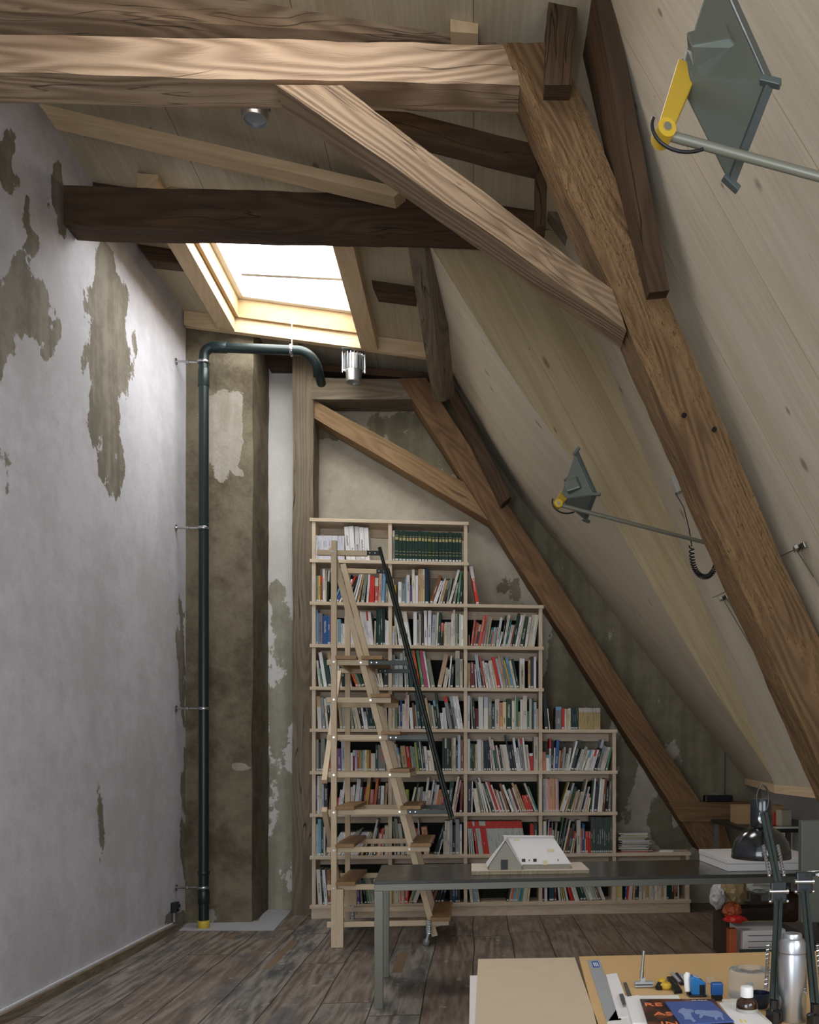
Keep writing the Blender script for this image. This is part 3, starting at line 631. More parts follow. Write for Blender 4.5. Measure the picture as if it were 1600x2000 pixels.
KIND = {'J': ('journal', 'journal'), 'E': ('encyclopedia_volume', 'encyclopedia'), 'Z': ('magazine', 'magazine'), 'z': ('magazine', 'magazine'), 'H': ('binder', 'binder'), 'X': ('series_volume', 'volume')}
SH = [  # (row, bay) -> contents, measured along the shelf
 (1, 1, '@617 J3.4,46x16 @675 W9.3,64,-4 W9.3,65,-4 W9.3,65,-3 W9,64,-3 W9,63,-3'),
 (1, 2, '@766 A5,59 E8.5,60 E6,58 E8,59 E5.5,58 E6,58 E5,58 E6.5,58 E7,59 E5.5,58 E6.5,58 E8,58 E6.5,57 E7,57 E6.5,57 E6,57 E6.5,57 E8,58 E6,57 E7,57 E5.5,57'),
 (2, 1, '@616.5 S4.6,50 Y4.6,50 N4.6,50 @631 W5,63 y3,60,1 K4,60,3 @641 k7,40,14 @655 b3,36,12 B6,60,26 W4,50,24 R4,56,24 K6,50,22 @688 W3,60,16 W4,62,15 @697 n4,64,13 @704 S8,63,9 W5,55,4 @717 R11,51,2 @729 r8,48,1 @737 p7,57,2 @744 b7,61,3 @752 S6,38,1'),
 (2, 2, '@766 w4,47,-3 Y3,36,-2 @777 W8,41 S8,38 b3,49 W8,55 P5,36 w7,66,-1 @810 W7,54 @817 n5,67x3 @833 t10,69 @846 N8,57,18 @855 W8,46,15 W3,51,13 @868 n6,47,12 k5,48,11 S5,54,9 @881 w6,68,18 @890 S6,43,8 g5,65,6 G6,51,4'),
 (3, 1, '@616 b3,65 A10,60 B9,55 B6,55 R3,64 @647 w6,50 w6,48 b5,49 w4,41 W3,40 @670 W4,53 w4,50,-2 W4,52,-3 W4,56,-3 W4,50,-4 @697 W4,60,-5 @709 W3,64,-6x7 @731 w3,46,1 @735 G4.4,70x4 @753 W3,49 W3,47'),
 (3, 2, '@765 W5,37 w4,56,-3 W9,53,-6 @785 w3,57,-10 @797 W10,65,-9 @811 W8,65 S4,50 w4,61,-1 k5,68,-3 @832 W7,68,-1 W8,68,1 @847 a9,60,3 w4,65,3 G5,65,4 K6,45,2 n3,44 @872 w3.3,46x4 w4,63 w5,70 l5,63 G3,62 w4,63 W6,60'),
 (3, 3, '@916 n2,22 @920 r4,53,7 N3,48,7 r4,46,7 k5,43,7 @934 r6,61,11 r6,61,11 @946 S5,58,10 n4,57,9 T3,38,8 B2.5,38,8 O3,38,8 b4,38,8 n3,38,8 @964 W6,57,9 W4,29,6 K3,60,8 w6,62,11 @981 T4,52,10 W7,43,9 N3,44,9 G6,66,11 @1001 W5,62,12 w5,64,12 G9,59,11 @1025 w6,59,9 w4,63,9x4'),
 (4, 1, '@618 W4,50,-5 g3,35,-3 W7,66,-10 G8,52,-9 W6,66,-9 @652 k6,60,-8 w6,58,-8 K8,50,-8 b4,30,-6 w4,50,-8 @690 O5,40,-14 S5,40,-14 G8,45,-16 k8,60,-18 Y3,50,-12 w6,52,-12 W5,45,-14 w4,43,-9 w4,43,-7 k9,40'),
 (4, 2, '@764 S6,63 a6,54 w3,54 a6,65 w3,71,-4 S4,60,-4 t7,60,-6 b5,73,-12 O5,73,-12 @823 g6,72,-11 V7,73,-11 W4,70,-11 S8,56,-10 @853 n9,66,14 w4,39,6 w3,36,6 W3,62,5 G6,45,3 H1,10 @889 S9,74 w6,56'.replace(' H1,10', '')),
 (4, 3, '@912 n5,48,-1 M8,49,-2 W3,46,-3 a7,66,-8 K2,40,-5 r4,62,-9 w5,53,-9 W4,50,-9 w4,49,-9 w4,53,-10 w3,55,-11 R7,61,-12 a5,58,-12 n5,65,-13 A5,63,-13 Y3,55,-12 b6,61,-12 w5,54,-11 G5,57,-11 w11,58 @1031 n4,55 k7,62 W5,62'),
 (5, 1, '@616 W8,62,-3 S6,60,-4 w4,58,-5 K6,60,-6 W5,58,-6 w5,50,-5 @660 n5,55,-4 S8,50,-3 W6,50,-3 @680 S5,46,-6 w5,45,-8 w6,46,-9 K5,46,-9 W4,47,-8 W4,33,-5 G5,46,-8 t4,50,-8 G4,46,-7 K4,46,-7 n3,47,-6 W3,46,-6 k4,46,-5 W5,46,-5 w5,46,-4'),
 (5, 2, '@764 w5,45 S6,45 G3,45 w2,45 B5,54 w5,48 W3,58 p3,74 w3,66 W7,41,-3 N4,50,-6 l3,46,-5 t7,72,-8 G8,68,-9 K5,66,-9 n5,60,-9 S5,50,-7 w4,46,-6 K5,55,-6 G6,70,-8 W6,31,-3 W7,41,-5 A8,64,-11 K4,50,-9 S6,64,-11 W6,64,-11 W6,64,-11'),
 (5, 3, '@912 W5,65 S3,63,-3 K5,60,-4 M5,40,-2 @931 W10,63,-1 w9,63 S7,60 t6,50 w10,59 o6,52 y7,53 G11,59 w6,55 W2,65 g5,61 n4,34 W5,58 w9,65 g4,35 w5,60 G4,60 a6,53 n3,40'),
 (6, 1, '@616 A5,60 k4,54 S8,62 G8,60 r3,50 @650 K7,50 P8,43,-1 a8,58,-1 W4,50 @683 W3,35 W2,35 M4,40 a4,40 r5,40 L3,40 S4,40 a4,40 y3,40 Y4,40 N4,40 @719 w9,34 G4.5,50 A16,50 n3,40'),
 (6, 2, '@767 W3,58,-8 w4,52,-8 W3,45,-7 K3,44,-6 n10,48,-6 R8,47,-6 l4,48,-5 S6,46,-5 L4,55,-6 G6,57,-7 W2,57,-7 G5,49,-5 W6,47,-5 w6,40,-5 w4,57,-8 K6,48,-5 t3,40,-4 @861 G5,63 k4,63 G5,63 K5,63 n4,63 w5,64 t4,50 a6,69 N6,60'),
 (6, 3, '@912 W4,62 w2,62 G2.7,53x4 Y2,51 w3,52 W10,61,-1 w4,59,-1 t5,56,-2 t4,57,-3 K5,60,-4 W2,40,-4 w6,66,-10 T4,62,-11 N3,49,-8 w3,50,-8 k5,45,-8 w5,51,-8x3 t3,70,-11 K6,51,-9 k5,51,-8 W6,64,-9 W4,45,-6 S5,62,-7 A5,63,-7 W4,64,-7 n3,51,-5 w4,50,-5 R8,34,-2 w11,66'),
 (6, 4, '@1059 o8,36 W7,31 W4,63 K4,60 W3,45,2 B7,60,4 n4,40,3 N4,43,4 a5,46,4 l4,34,5 w5,45,7 W4,59,15 k7,60,16 G3,45,14 W5,43,13 w6,48,14 W4,42,13 L2,42,12 W4,42,12 W4,42,12 n2,42,12 W4,42,12 W4,42,12 K6,62,16 A6,50,13 w5,47,12 w5,47,12 g4,46,10'),
 (7, 1, '@616 t2,60 W5,72 w4,72 a4,70 k8,48 N5,44,4 n4,50,5 @655 R3,30,4 W4,45,6 W5,65,9 K4,50,7 S5,50,6 w5,50,4 w5,54,4 W8,65,7 W4,50,5 K5,50,5 R3,50,5 Y7,68,7 r9,45,3 O5,66,6 k6,52,2 W7,52,2 n5,58,4'),
 (7, 2, '@766 w5,56 w5,50 n6,54 w5,48,-2 K5,40 L7,45 @799 w4,50,11 G4,57,10 w5,49,7 S6,50,6 W4,41,4 W5,68,9 w6,43,6 w4,64,10 K3,58,10 w3,54,9 W4,54,9 O4,45,8 n5,45,8 R4,55,9 t4,50,8 W4,44,8 t9,60,6 @880 w5,70,12 p4,64,12 N6,58,3'),
 (7, 3, '@914 K8,60 W3,60,1 @929 W3,40,-7 w4,47,-8 w4,47,-8 S6,64,-13 w3,60,-13 W5,69,-17 w4,58,-17 G6,59,-19 W4,62,-20 R6,62,-20 W3,56,-18 r4,47,-14 w3,44,-13 k3,44,-13 w4,42,-13 N6,57,-17 W6,56,-20 l4,46,-15 W3,48,-16 M5,46,-15 W3,50,-17 n5,60,-22 n5,57,-21 R5,34,-11 R5,34,-11 R5,35,-11 w5,59,-22 T3,53,-19'),
 (7, 4, '@1062 a4,65,-1 p3,66,-1 w3,65,-1 p4,65,-1 o5,66,-1 n5,66,-1 o3,65,-1 W3,65,-1 p3,64,-1 @1089 y2,61,19 W8,43,13 n4,58,16 G7,50,14 n4,42,12 w3,44,11 N3,38,9 w5,40,10 w4,64,15 K3,50,11 W3,50,12 p4,36,8 y3,28,5 G4,61,6 W4,65,6 k8,50,5 W4,65,6 w6,64,6 N5,65,6 K6,50,3 S5,60,3'),
 (8, 1, '@616 W3,60 b8,70 G5,62 w4,55 S4,50,6 @638 W3,50,25x8 W3,50,24 l3,50,24 @669 l4,52,25 S4,56,26 W3,50,25x6 n5,46,20 K3,40,12 w4,70,16 w3,52,11 K5,48,8 o3,43,5 W3,50,6 r4,52,6 w3,40,4 w8,57'),
 (8, 2, '@766 S4,64,-4 S6,70,-6 w7,60,-7 t4,50,-6 w6,58,-7 W6,56,-8 w5,60,-8 S4,50,-5 r3,50,-4 W2,68,-5 @824 o11,53,-5 @843 G4,58,17 t3,50,14 W2,30,8 w3,45 w5,65 w5,65 a5,66 K6,55 A8,68 w5,58'),
 (8, 3, '@914.5 Z3,64,-3 Z3,64,-4 Z3,64,-5 z4,64,-8 Z3,64,-9 Z3,64,-9 Z3,64,-9 z3,64,-9x4 Z3,64,-9x24 @1034 R8,57 G7,58'),
 (8, 4, '@1059 G2,61 w7,63 a2,65,4 r2,50,3 R3,50,3 S2,60,4 w3,45,3 S5,60,6 w4,43,5 g2,69,12 K4,60,12 A2,68,13 K3,55,12 w3,65,14 N5,50,10 D6,57,11 w3,44,8 n3,40,6 @1119 w9,64 O2.5,48 B6,57 W1.5,42 R5.5,42 R5.5,42 @1150 H4.5,70x10'),
 (9, 1, '@617 W8,67,-4 k3,67,-5 W6,66,-5 N8,66,-3 K5,50,-1 S5,55 w5,60 K6,50 n4,48,-2 W5,52,-2 t5,50,-3 @688 W5,50,-2 P5,45,-2 S4,50,-4 K4,50,-8 g4,50,-9 l5,50,-9 l5,50,-9 S5,50,-9 w5,48,-9 K5,46,-8 k5,48,-8'),
 (9, 2, '@766 Y3,40 y2,40 w7,45 w3,45 O3,45 w5,45 R8,60,3 n4,50,16 g3,50,17 w8,46,16 @826 l8,42,14 K6,50,16 N6,50,16 K5,50,15 t4,48,14 K6,46,12 @876 k5,50 B6,52 t5,50 k4,48'),
 (9, 3, '@916 w3,50,-6 w3,50,-6 S3,50,-7 b4,50,-7 n4,50,-7 @986 K4,55,10 w3,52,9 O4,52,9 b4,52,9 l3,52,9 n3,52,9 b4,52,9 g4,52,8 w4,50,7 w4,50,7 y4,50,6'),
 (9, 4, '@1060 K4,60 W6,55 @1073 t11,55 M4,50 w4,50,-5 l3,52,-7 Y3,50,-8 W4,52,-10 R7,50,-14 W3,50,-15 w3,50,-15 w3,50,-15 G6,50,-17 G6,50,-17 l5,48,-17 W8,50,-17 l5,50,-17 l4,50,-17 N5,50,-17 W4,50,-18 w3,50,-18'),
 (9, 5, '@1204 y14,50 @1221 B3,55,5 R4,55,5 w8,55,5 n4,55,4 k3,50,3 k4,52,3 w7,55,2 w6,54,1 n7,54,1 w4,50,1 w6,55,1 w5,55 w4,54 w5,52 n5,52 w6,54 G5,54 G5,54 k6,54 O3,54 t4,55 w3,50'),
]
import re
ORD = ['', 'first', 'second', 'third', 'fourth', 'fifth', 'sixth', 'seventh', 'eighth', 'ninth', 'tenth', 'eleventh', 'twelfth', 'thirteenth', 'fourteenth', 'fifteenth', 'sixteenth', 'seventeenth', 'eighteenth', 'nineteenth', 'twentieth'] + ['twenty-' + s for s in ('first', 'second', 'third', 'fourth', 'fifth', 'sixth', 'seventh', 'eighth', 'ninth')] + ['thirtieth'] + ['thirty-' + s for s in ('first', 'second', 'third', 'fourth', 'fifth', 'sixth', 'seventh', 'eighth', 'ninth')]
ROWN = ['', 'top shelf', 'second shelf', 'third shelf', 'fourth shelf', 'fifth shelf', 'sixth shelf', 'seventh shelf', 'second lowest shelf', 'lowest shelf']
BAYN = ['', 'left column', 'second column', 'middle column', 'fourth column', 'right column']
books = []
def wx(px): return onY(px, 1478, YS).x
PXM = (ux[5] - ux[0]) / (UP[5] - UP[0])
def layout(row, bay, s, x_lo, x_hi, zs, zmax):
    out = []; cur = x_lo; prev = None; n = 0
    for tok in s.split():
        if tok[0] == '@': cur = max(cur, wx(float(tok[1:]))); continue
        m = re.match(r'([A-Za-z])([\d.]+),([\d.]+)(?:,(-?[\d.]+))?(?:x(\d+))?$', tok)
        c_, w_, h_, l_, k_ = m.groups()
        for _ in range(int(k_ or 1)):
            w = float(w_) * PXM * .97; h = min(float(h_) * PXM * 1.01, zmax - zs - .012); ln = float(l_ or 0) / float(h_)
            h *= 1 + rnd.uniform(-.006, .006)
            th = math.asin(max(-.5, min(.5, ln))); fw = w / math.cos(th)
            x = cur
            if prev:
                px_, pf, ph, pt = prev; mm = min(ph * math.cos(pt), h * math.cos(th))
                need = px_ + pf + max(0, (math.tan(pt) - math.tan(th)) * mm)
                if th > 0: need = max(need, px_ + pf + math.tan(th) * 0)
                x = max(x, need + .0003)
            n += 1
            out.append([c_, w, h, th, x, fw, n]); prev = (x, fw, h, th); cur = x + fw + .0003
    if not out: return out
    # keep everything between the uprights
    def right(o): return o[4] + o[5] + max(0, math.tan(o[3]) * o[2] * math.cos(o[3]))
    def left(o): return o[4] + min(0, math.tan(o[3]) * o[2] * math.cos(o[3]))
    lft = min(left(o) for o in out); sh = max(0, x_lo + .002 - lft)
    rgt = max(right(o) for o in out) + sh; lim = x_hi - .002
    k = 1.0
    if rgt > lim: k = (lim - (x_lo + .002)) / (rgt - (x_lo + .002))
    for o in out:
        o[4] = x_lo + .002 + (o[4] + sh - x_lo - .002) * k
        if k < 1: o[1] *= k; o[5] *= k; o[3] *= 1.0 if k > .97 else .985
    return out
for row, bay, s in SH:
    zs = zt[row]; zmax = zt[row - 1] - BT
    for o in layout(row, bay, s, ux[bay - 1] + .016, ux[bay] - .016, zs, zmax):
        books.append((row, bay, *o, zs, 'shelf'))
TB = '@1063 K7,70,-4 W2,41,-4 @1083 K1.5,42 A12,44 R6,42 w3,40 w3,40 y3,40 W3,42 H2,42x8 X2.15,42x20'
for o in layout(0, 4, TB.replace('H2,42x8', 'G2,42x8').replace('X2.15', 'X2.15'), ux[3] + .02, ux[4], zt[5], zt[5] + .5): books.append((5, 9, *o, zt[5], 'ledge'))
for o in layout(0, 3, '@930 R7,74,-13', ux[2] + .02, ux[3], zt[2], zt[2] + .5): books.append((2, 9, *o, zt[2], 'ledge'))

def book_mesh(bm, M, c_, w, h, dep, seed, mi=(0, 1)):
    uvl = bm.loops.layers.uv.verify(); ca = bm.loops.layers.float_color.get('Col') or bm.loops.layers.float_color.new('Col')
    cb = bm.loops.layers.float_color.get('Alt') or bm.loops.layers.float_color.new('Alt')
    r, g, b, _ = PAL[c_]; rr = random.Random(seed)
    j = 0 if c_ in 'EZzJHX' else 12
    dj = rr.uniform(-j, j) * (1.6 if r + g + b > 500 else 1); wm_ = rr.uniform(-5, 5)
    q = [max(8, min(232, v + dj + k_ * wm_ + rr.uniform(-2, 2))) for v, k_ in zip((r, g, b), (1, .4, -1))]
    C1 = list(col(*q)); C1[3] = 1.0 if (c_ not in 'WwJZzXE' or rr.random() < .3) and rr.random() < .8 else 0.0
    C2 = [0, 0, 0, 99.0]
    if c_ == 'Z': C1 = list(col(186, 190, 182)); C1[3] = 0; C2 = list(col(196, 44, 26)); C2[3] = h * .78
    elif c_ == 'z': C1 = list(col(196, 44, 26)); C1[3] = 0; C2 = list(col(190, 192, 186)); C2[3] = h * .86
    elif c_ == 'E': C1[3] = 2
    elif c_ == 'X': C2 = list(col(200, 190, 180)); C2[3] = h * .80
    elif c_ not in 'JHG' and rr.random() < .12: C2 = list(col(*PAL[rr.choice('WwaRbn')][:3])); C2[3] = h * rr.uniform(.6, .85)
    ct = min(.0026, w * .18)
    def bx(lo, hi, k, spine=False):
        vs_ = [bm.verts.new(M @ Vector(p)) for p in ((lo[0], lo[1], lo[2]), (hi[0], lo[1], lo[2]), (hi[0], hi[1], lo[2]), (lo[0], hi[1], lo[2]), (lo[0], lo[1], hi[2]), (hi[0], lo[1], hi[2]), (hi[0], hi[1], hi[2]), (lo[0], hi[1], hi[2]))]
        uv = [(0, lo[2]), (1, lo[2]), (1, lo[2]), (0, lo[2]), (0, hi[2]), (1, hi[2]), (1, hi[2]), (0, hi[2])]
        for n_, f in enumerate(((0, 3, 2, 1), (4, 5, 6, 7), (0, 1, 5, 4), (1, 2, 6, 5), (2, 3, 7, 6), (3, 0, 4, 7))):
            fc = bm.faces.new([vs_[i] for i in f]); fc.material_index = k
            for l, i in zip(fc.loops, f):
                l[ca] = C1; l[cb] = C2
                l[uvl].uv = (seed + (.02 + uv[i][0] * .96 if (spine and n_ == 2) else .02), uv[i][1])
    bx((0, 0, 0), (w, .0025, h), mi[0], True)
    bx((0, .0025, 0), (ct, dep, h), mi[0]); bx((w - ct, .0025, 0), (w, dep, h), mi[0])
    bx((ct, .0025, .003), (w - ct, dep - .003, h - .004), mi[1])
    if c_ == 'E':   # gilt bands stay with the spine
        for z0, z1 in ((.18, .205), (.215, .219), (.055, .06), (.082, .086)):
            n0 = len(bm.faces); bx((w * .12, -.0006, h * z0 / .265), (w * .88, .0002, h * z1 / .265), 2)
TITLE = {(2, 1, 1): ('ALVAR AALTO', 'w', .5, .04, .30), (2, 1, 2): ('ALVAR AALTO', 'w', .5, .04, .30), (2, 1, 3): ('ALVAR AALTO', 'w', .5, .04, .30), (3, 1, 2): ('LE CORBUSIER', 'k', .42, 0, .42),
         (4, 2, -2): ('HANS SCHAROUN', 'n', .5, 0, .50), (4, 3, 20): ('LOUIS I. KAHN', 'k', .36, 0, .42), (6, 1, -2): ('S,M,L,XL', 'o', .62, 0, .62)}
M_ink = {'w': plain('white_ink', col(226, 224, 218), .5), 'k': plain('black_ink', col(30, 30, 30), .5), 'n': plain('bronze_ink', col(150, 132, 100), .5), 'o': plain('orange_ink', col(206, 96, 40), .5), 'g': plain('gilt', col(176, 158, 104), .4)}
cnt = {}
for b in books: cnt[(b[0], b[1])] = cnt.get((b[0], b[1]), 0) + 1
plainb = [b for b in books if b[2] not in KIND]
plainb.sort(key=lambda b: -(b[3] * b[4])); solo = set(id(b) for b in plainb[:300])
stuff = B(); seen_labels = {}
for n_, b in enumerate(books):
    row, bay, c_, w, h, th, x, fw, idx, zs, where = b
    if h < .25: dep = .17 + .1 * h
    else: dep = min(SD - .045, .205)
    dep = min(dep, h * .8 + .02)
    y0 = YS + .010 + rnd.uniform(0, .012) + (.004 if c_ not in 'EZzJHX' else -.004)
    if th >= 0: loc = Vector((x + fw if th > 0 else x, y0, zs)); off = -w if th > 0 else 0
    else: loc = Vector((x, y0, zs)); off = 0
    MB_ = Matrix.Translation((off, 0, 0))
    wm = Matrix.Translation(loc) @ Matrix.Rotation(th, 4, 'Y')
    if c_ not in KIND and id(b) not in solo:
        book_mesh(stuff, wm @ MB_, c_, w, h, dep, n_ + 3); continue
    bm = B(); book_mesh(bm, MB_, c_, w * .94, h, dep, n_ + 3)
    nm, cat = KIND.get(c_, ('book', 'book'))
    o = obj(nm, bm, [M_book, M_page, M_ink['g']], local=True, uv=False); o.location = loc; o.rotation_euler = (0, th, 0); MW[o.name] = wm
    px_w = w / PXM
    look = ('thin ' if px_w < 3.6 else 'thick ' if px_w > 8.4 else 'slim ' if px_w < 5 else '') + PAL[c_][3]
    ln = ' leaning left' if th < -.06 else ' leaning right' if th > .06 else ''
    total = cnt[(row, bay)]
    if where == 'ledge':
        if row == 2: lab = 'red book with white lettering leaning outside the bookcase on the stepped ledge'
        else: lab = '%s %s%s, %s from left on ledge beneath the long wall strut' % (look, cat, ln, ORD[idx])
    else:
        pos = ORD[idx] + ' from left' if idx <= (total + 1) // 2 else (ORD[total - idx + 1] + ' from right' if total > idx else 'last on right')
        lab = '%s %s%s, %s, %s, %s' % (look, cat, ln, pos, BAYN[bay], ROWN[row])
    tag(o, lab, cat, {'book': 'books in the pine bookcase', 'journal': 'white journals on the top shelf', 'encyclopedia': 'green encyclopedia volumes on the top shelf', 'magazine': 'red and white magazines', 'binder': 'grey green binders', 'volume': 'tan series volumes on the ledge'}[cat])
    key = (row, bay, idx); key2 = (row, bay, idx - total - 1)
    T_ = TITLE.get(key) or TITLE.get(key2)
    if T_ and where == 'shelf':
        s_, ink, size, _, zc = T_
        Mt = wm @ MB_ @ Matrix.Translation((w / 2, -.0008, h * zc)) @ frame((0, 0, 0), (0, 0, 1), (-1, 0, 0))
        fs = w * size * 1.3; est = len(s_) * fs * .62; sx_ = min(1.2, h * .72 / est)
        lettering(s_, fs, Mt, M_ink[ink], o, sx=sx_)
    if where == 'ledge' and row == 2:
        Mt = wm @ MB_ @ Matrix.Translation((w / 2, -.0008, h * .70)) @ frame((0, 0, 0), (0, 0, -1), (1, 0, 0))
        lettering('CCCP', w * .95, Mt, M_ink['w'], o, sx=.8)
o = obj('book', stuff, [M_book, M_page, M_ink['g']], uv=False)
tag(o, 'remaining smaller books filling the gaps on all shelves of the pine bookcase', 'book', kind='stuff')

# magazines piled on the low right end of the bookcase
pxs = onY(1208, 1478, YS + .02).x; pz = zt[8]; k = 0
for i in range(26):
    h = rnd.choice([.004, .006, .008, .009]); w = rnd.uniform(.23, .29); x = pxs + rnd.uniform(0, .045); 
    if pz > zt[8] + .17: break
    bm = B(); a_ = rnd.uniform(-.12, .12)
    box(bm, (0, 0, 0), (w, .20, h)); cc = rnd.choice([(205, 200, 190), (190, 186, 170), (212, 206, 200), (170, 166, 150), (196, 180, 130), (150, 150, 140), (210, 205, 196)]) if i > 1 else (196, 110, 92)
    o = obj('magazine', bm, [plain('mag_%d_%d_%d' % cc, col(*cc), .6)], local=True); o.location = (x, YS + .03 + rnd.uniform(0, .02), pz + .0002); o.rotation_euler = (0, 0, a_ * .5); MW[o.name] = Matrix.Identity(4)
    tag(o, '%s magazine lying flat, %s from the bottom of the untidy pile beside the bookcase step' % ({196: 'tan', 170: 'dull', 150: 'grey'}.get(cc[0], 'pale') if i > 1 else 'reddish', ORD[i + 1]), 'magazine', 'magazines piled on the low ledge')
    pz += h + .0006
p = onY(1290, 1478, YS).x
bm = B(); prism(bm, [(p, YS + .05, zt[8] + .001), (p + .13, YS + .03, zt[8] + .001), (p + .17, YS + .10, zt[8] + .001), (p + .05, YS + .17, zt[8] + .001)], (0, 0, .012))
tag(obj('paper', bm, M_white), 'loose white papers lying on the low ledge right of the magazine pile', 'paper')

# ================= LADDER =================
M_grn = plain('dark_green_steel', col(38, 46, 40), .35, .3)
M_chr = plain('chrome', col(190, 192, 194), .25, 1.0)
Y1, Y2 = 7.18, 7.95
ld = thing('library_ladder', 'tall beech library ladder with oak treads and dark green handrails in front of the bookcase', 'ladder', (onY(745, 1800, Y1).x, 7.57, 0))
def fz(py, y=Y1): return onY(650, py, y).z
def fxx(px, y=Y1): return onY(px, 1478, y).x
RZ = [fz(p) for p in (1808, 1735, 1661, 1587, 1513.7, 1440, 1366.5, 1292.6, 1077)]
def incl_px(py): return 703.6 + (py - 1292.6) * .2592
xv0, xv1 = fxx(646.5), fxx(657.5)
inc = [fxx(incl_px(p)) for p in (1808, 1735, 1661, 1587, 1513.7, 1440, 1366.5, 1292.6, 1077)]
ztop = fz(1055)
brk = {8: (716, 741), 7: (719, 800), 5: (757, 836), 3: (795, 873)}
for side, (yv, yh, yi) in enumerate(((Y1, Y1 + .036, Y1 + .072), (Y2, Y2 - .036, Y2 - .072))):
    zt_ = ztop if side == 0 else ztop - .1
    bm = B(); box(bm, (xv0, min(yv, yv + .034), 0.0 if side == 0 else .07), (xv1, yv + .034, zt_)); obj('upright', bm, M_ash, ld, axis=(0, 0, 1), bevel=.002)
    if side == 0:
        bm = B(); box(bm, (xv1, yv, 0), (fxx(670.5), yv + .034, fz(1737))); obj('foot', bm, M_ash, ld, axis=(0, 0, 1), bevel=.002)
    else:
        bm = B(); box(bm, (xv1, yv, .12), (xv1 + .055, yv + .034, .50)); obj('foot', bm, M_ash, ld, axis=(0, 0, 1), bevel=.002)
    for i, z in enumerate(RZ):
        xa = fxx(637); xb = inc[i] + (.060 if i in brk else .155)
        if i == 8: xa, xb = fxx(617), fxx(716)
        bm = B(); box(bm, (xa, yh, z - .02), (xb, yh + .034, z + .02)); cbr_ = obj('crossbar', bm, M_ash, ld, axis=(1, 0, 0), bevel=.002)
        if side == 0:
            for sx_ in ((xv0 + xv1) / 2, inc[i]):
                bm = B(); yy_ = yv if sx_ < xv1 + .01 else yh
                lathe(bm, [(0, -.003), (.008, -.003), (.008, 0), (0, .001)], 10, Matrix.Rotation(R(-90), 4, 'X'), (sx_, yy_, z))
                obj('bolt', bm, M_chr, cbr_)
        if i in brk:
            a, b_ = brk[i]; x0, x1 = fxx(a), fxx(b_)
            if side == 1 and i == 8: pass
            bm = B(); box(bm, (x0, yh - .012, z - .018), (x1 + .012, yh - .001, z + .018)); hb_ = obj('handrail_bracket', bm, M_grn, ld, bevel=.002)
            for q in (.022, .062):
                bm = B(); lathe(bm, [(0, -.002), (.005, -.002), (.005, 0)], 8, Matrix.Rotation(R(-90), 4, 'X'), (x0 + q, yh - .0125, z))
                obj('screw', bm, M_chr, hb_)
    top = Vector((inc[8], yi + .017, RZ[8])); bot = Vector((inc[0] + .045, yi + .017, .02 if side else .06)); d = (bot - top).normalized()
    bm = B(); bar(bm, top - d * .05, bot, .034, .046, up=(1, 0, 0)); obj('inclined_rail', bm, M_ash, ld, axis=d, bevel=.002)
    # handrail
    h0 = Vector((fxx(741), yh - .02, fz(1066))); h1 = Vector((fxx(880), yh - .02, fz(1600)))
    if side: h0.z -= .02; h1.z -= .03
    bm = B(); tube(bm, [h0, h1], .0135, 14); obj('handrail', bm, M_grn, ld, smooth=True, sharp=50)
# zigzag braces between the two frames, on the left
xb_ = fxx(642, Y1)
bm = B(); bar(bm, (xb_ - .028, Y2 - .02, 2.17), (xb_ - .028, Y1 - .02, 1.27), .04, .045); obj('brace', bm, M_ash, ld, axis=(0, .65, .75), bevel=.002)
bm = B(); bar(bm, (xb_ - .028, Y1 - .02, 1.06), (xb_ - .028, Y2 - .02, .36), .04, .045); obj('brace', bm, M_ash, ld, axis=(0, .7, -.7), bevel=.002)
bm = B(); bar(bm, (xb_ - .028, Y1 - .01, 3.10), (xb_ - .028, Y2 - .02, 2.32), .036, .03); 
bm.free()
TRD = [(655, 696, 7), (655, 692, 3), (655, 692, 2), (656, 694, 1), (706, 747, 7), (724, 763, 6), (744, 782, 5), (762, 800, 4), (782, 822, 3), (802, 842, 2), (822, 862, 1), (841, 880, 0)]
for a, b_, i in TRD:
    z = RZ[i] + .02; bm = B(); x0, x1 = fxx(a), fxx(b_)
    box(bm, (x0, Y1 - .01, z), (x1, Y2 + .03, z + .028)); obj('tread', bm, M_oak, ld, axis=(0, 1, 0), bevel=.003)
    bm = B(); box(bm, (x0 + .01, Y1 + .08, z - .035), (x0 + .03, Y2 - .05, z)); obj('tread_batten', bm, M_ash, ld, axis=(0, 1, 0))
for (x, y) in ((fxx(837), Y1 + .01), (xv1 + .02, Y2 + .0)):   # sprung castors
    bm = B(); box(bm, (x - .018, y - .014, .10), (x + .014, y + .016, RZ[0] - .0 if y < 7.5 else .2)); cs_ = obj('castor_bracket', bm, M_chr, ld, bevel=.002)
    bm = B(); pts = [Vector((x + .022 * math.cos(a * .9), y - .022 + .012 * math.sin(a * .9), .09 + a * .0019)) for a in range(60)]; tube(bm, pts, .0028, 6); obj('spring', bm, M_chr, cs_, smooth=True)
    bm = B(); lathe(bm, [(0, -.011), (.02, -.011), (.027, -.006), (.027, .006), (.02, .011), (0, .011)], 20, Matrix.Rotation(R(90), 4, 'X'), (x - .018, y, .027)); obj('castor_wheel', bm, plain('grey_rubber', col(120, 122, 122), .5), cs_, smooth=True)
    bm = B(); bar(bm, (x - .018, y - .014, .027), (x, y - .014, .105), .003, .016); obj('castor_fork', bm, M_chr, cs_)

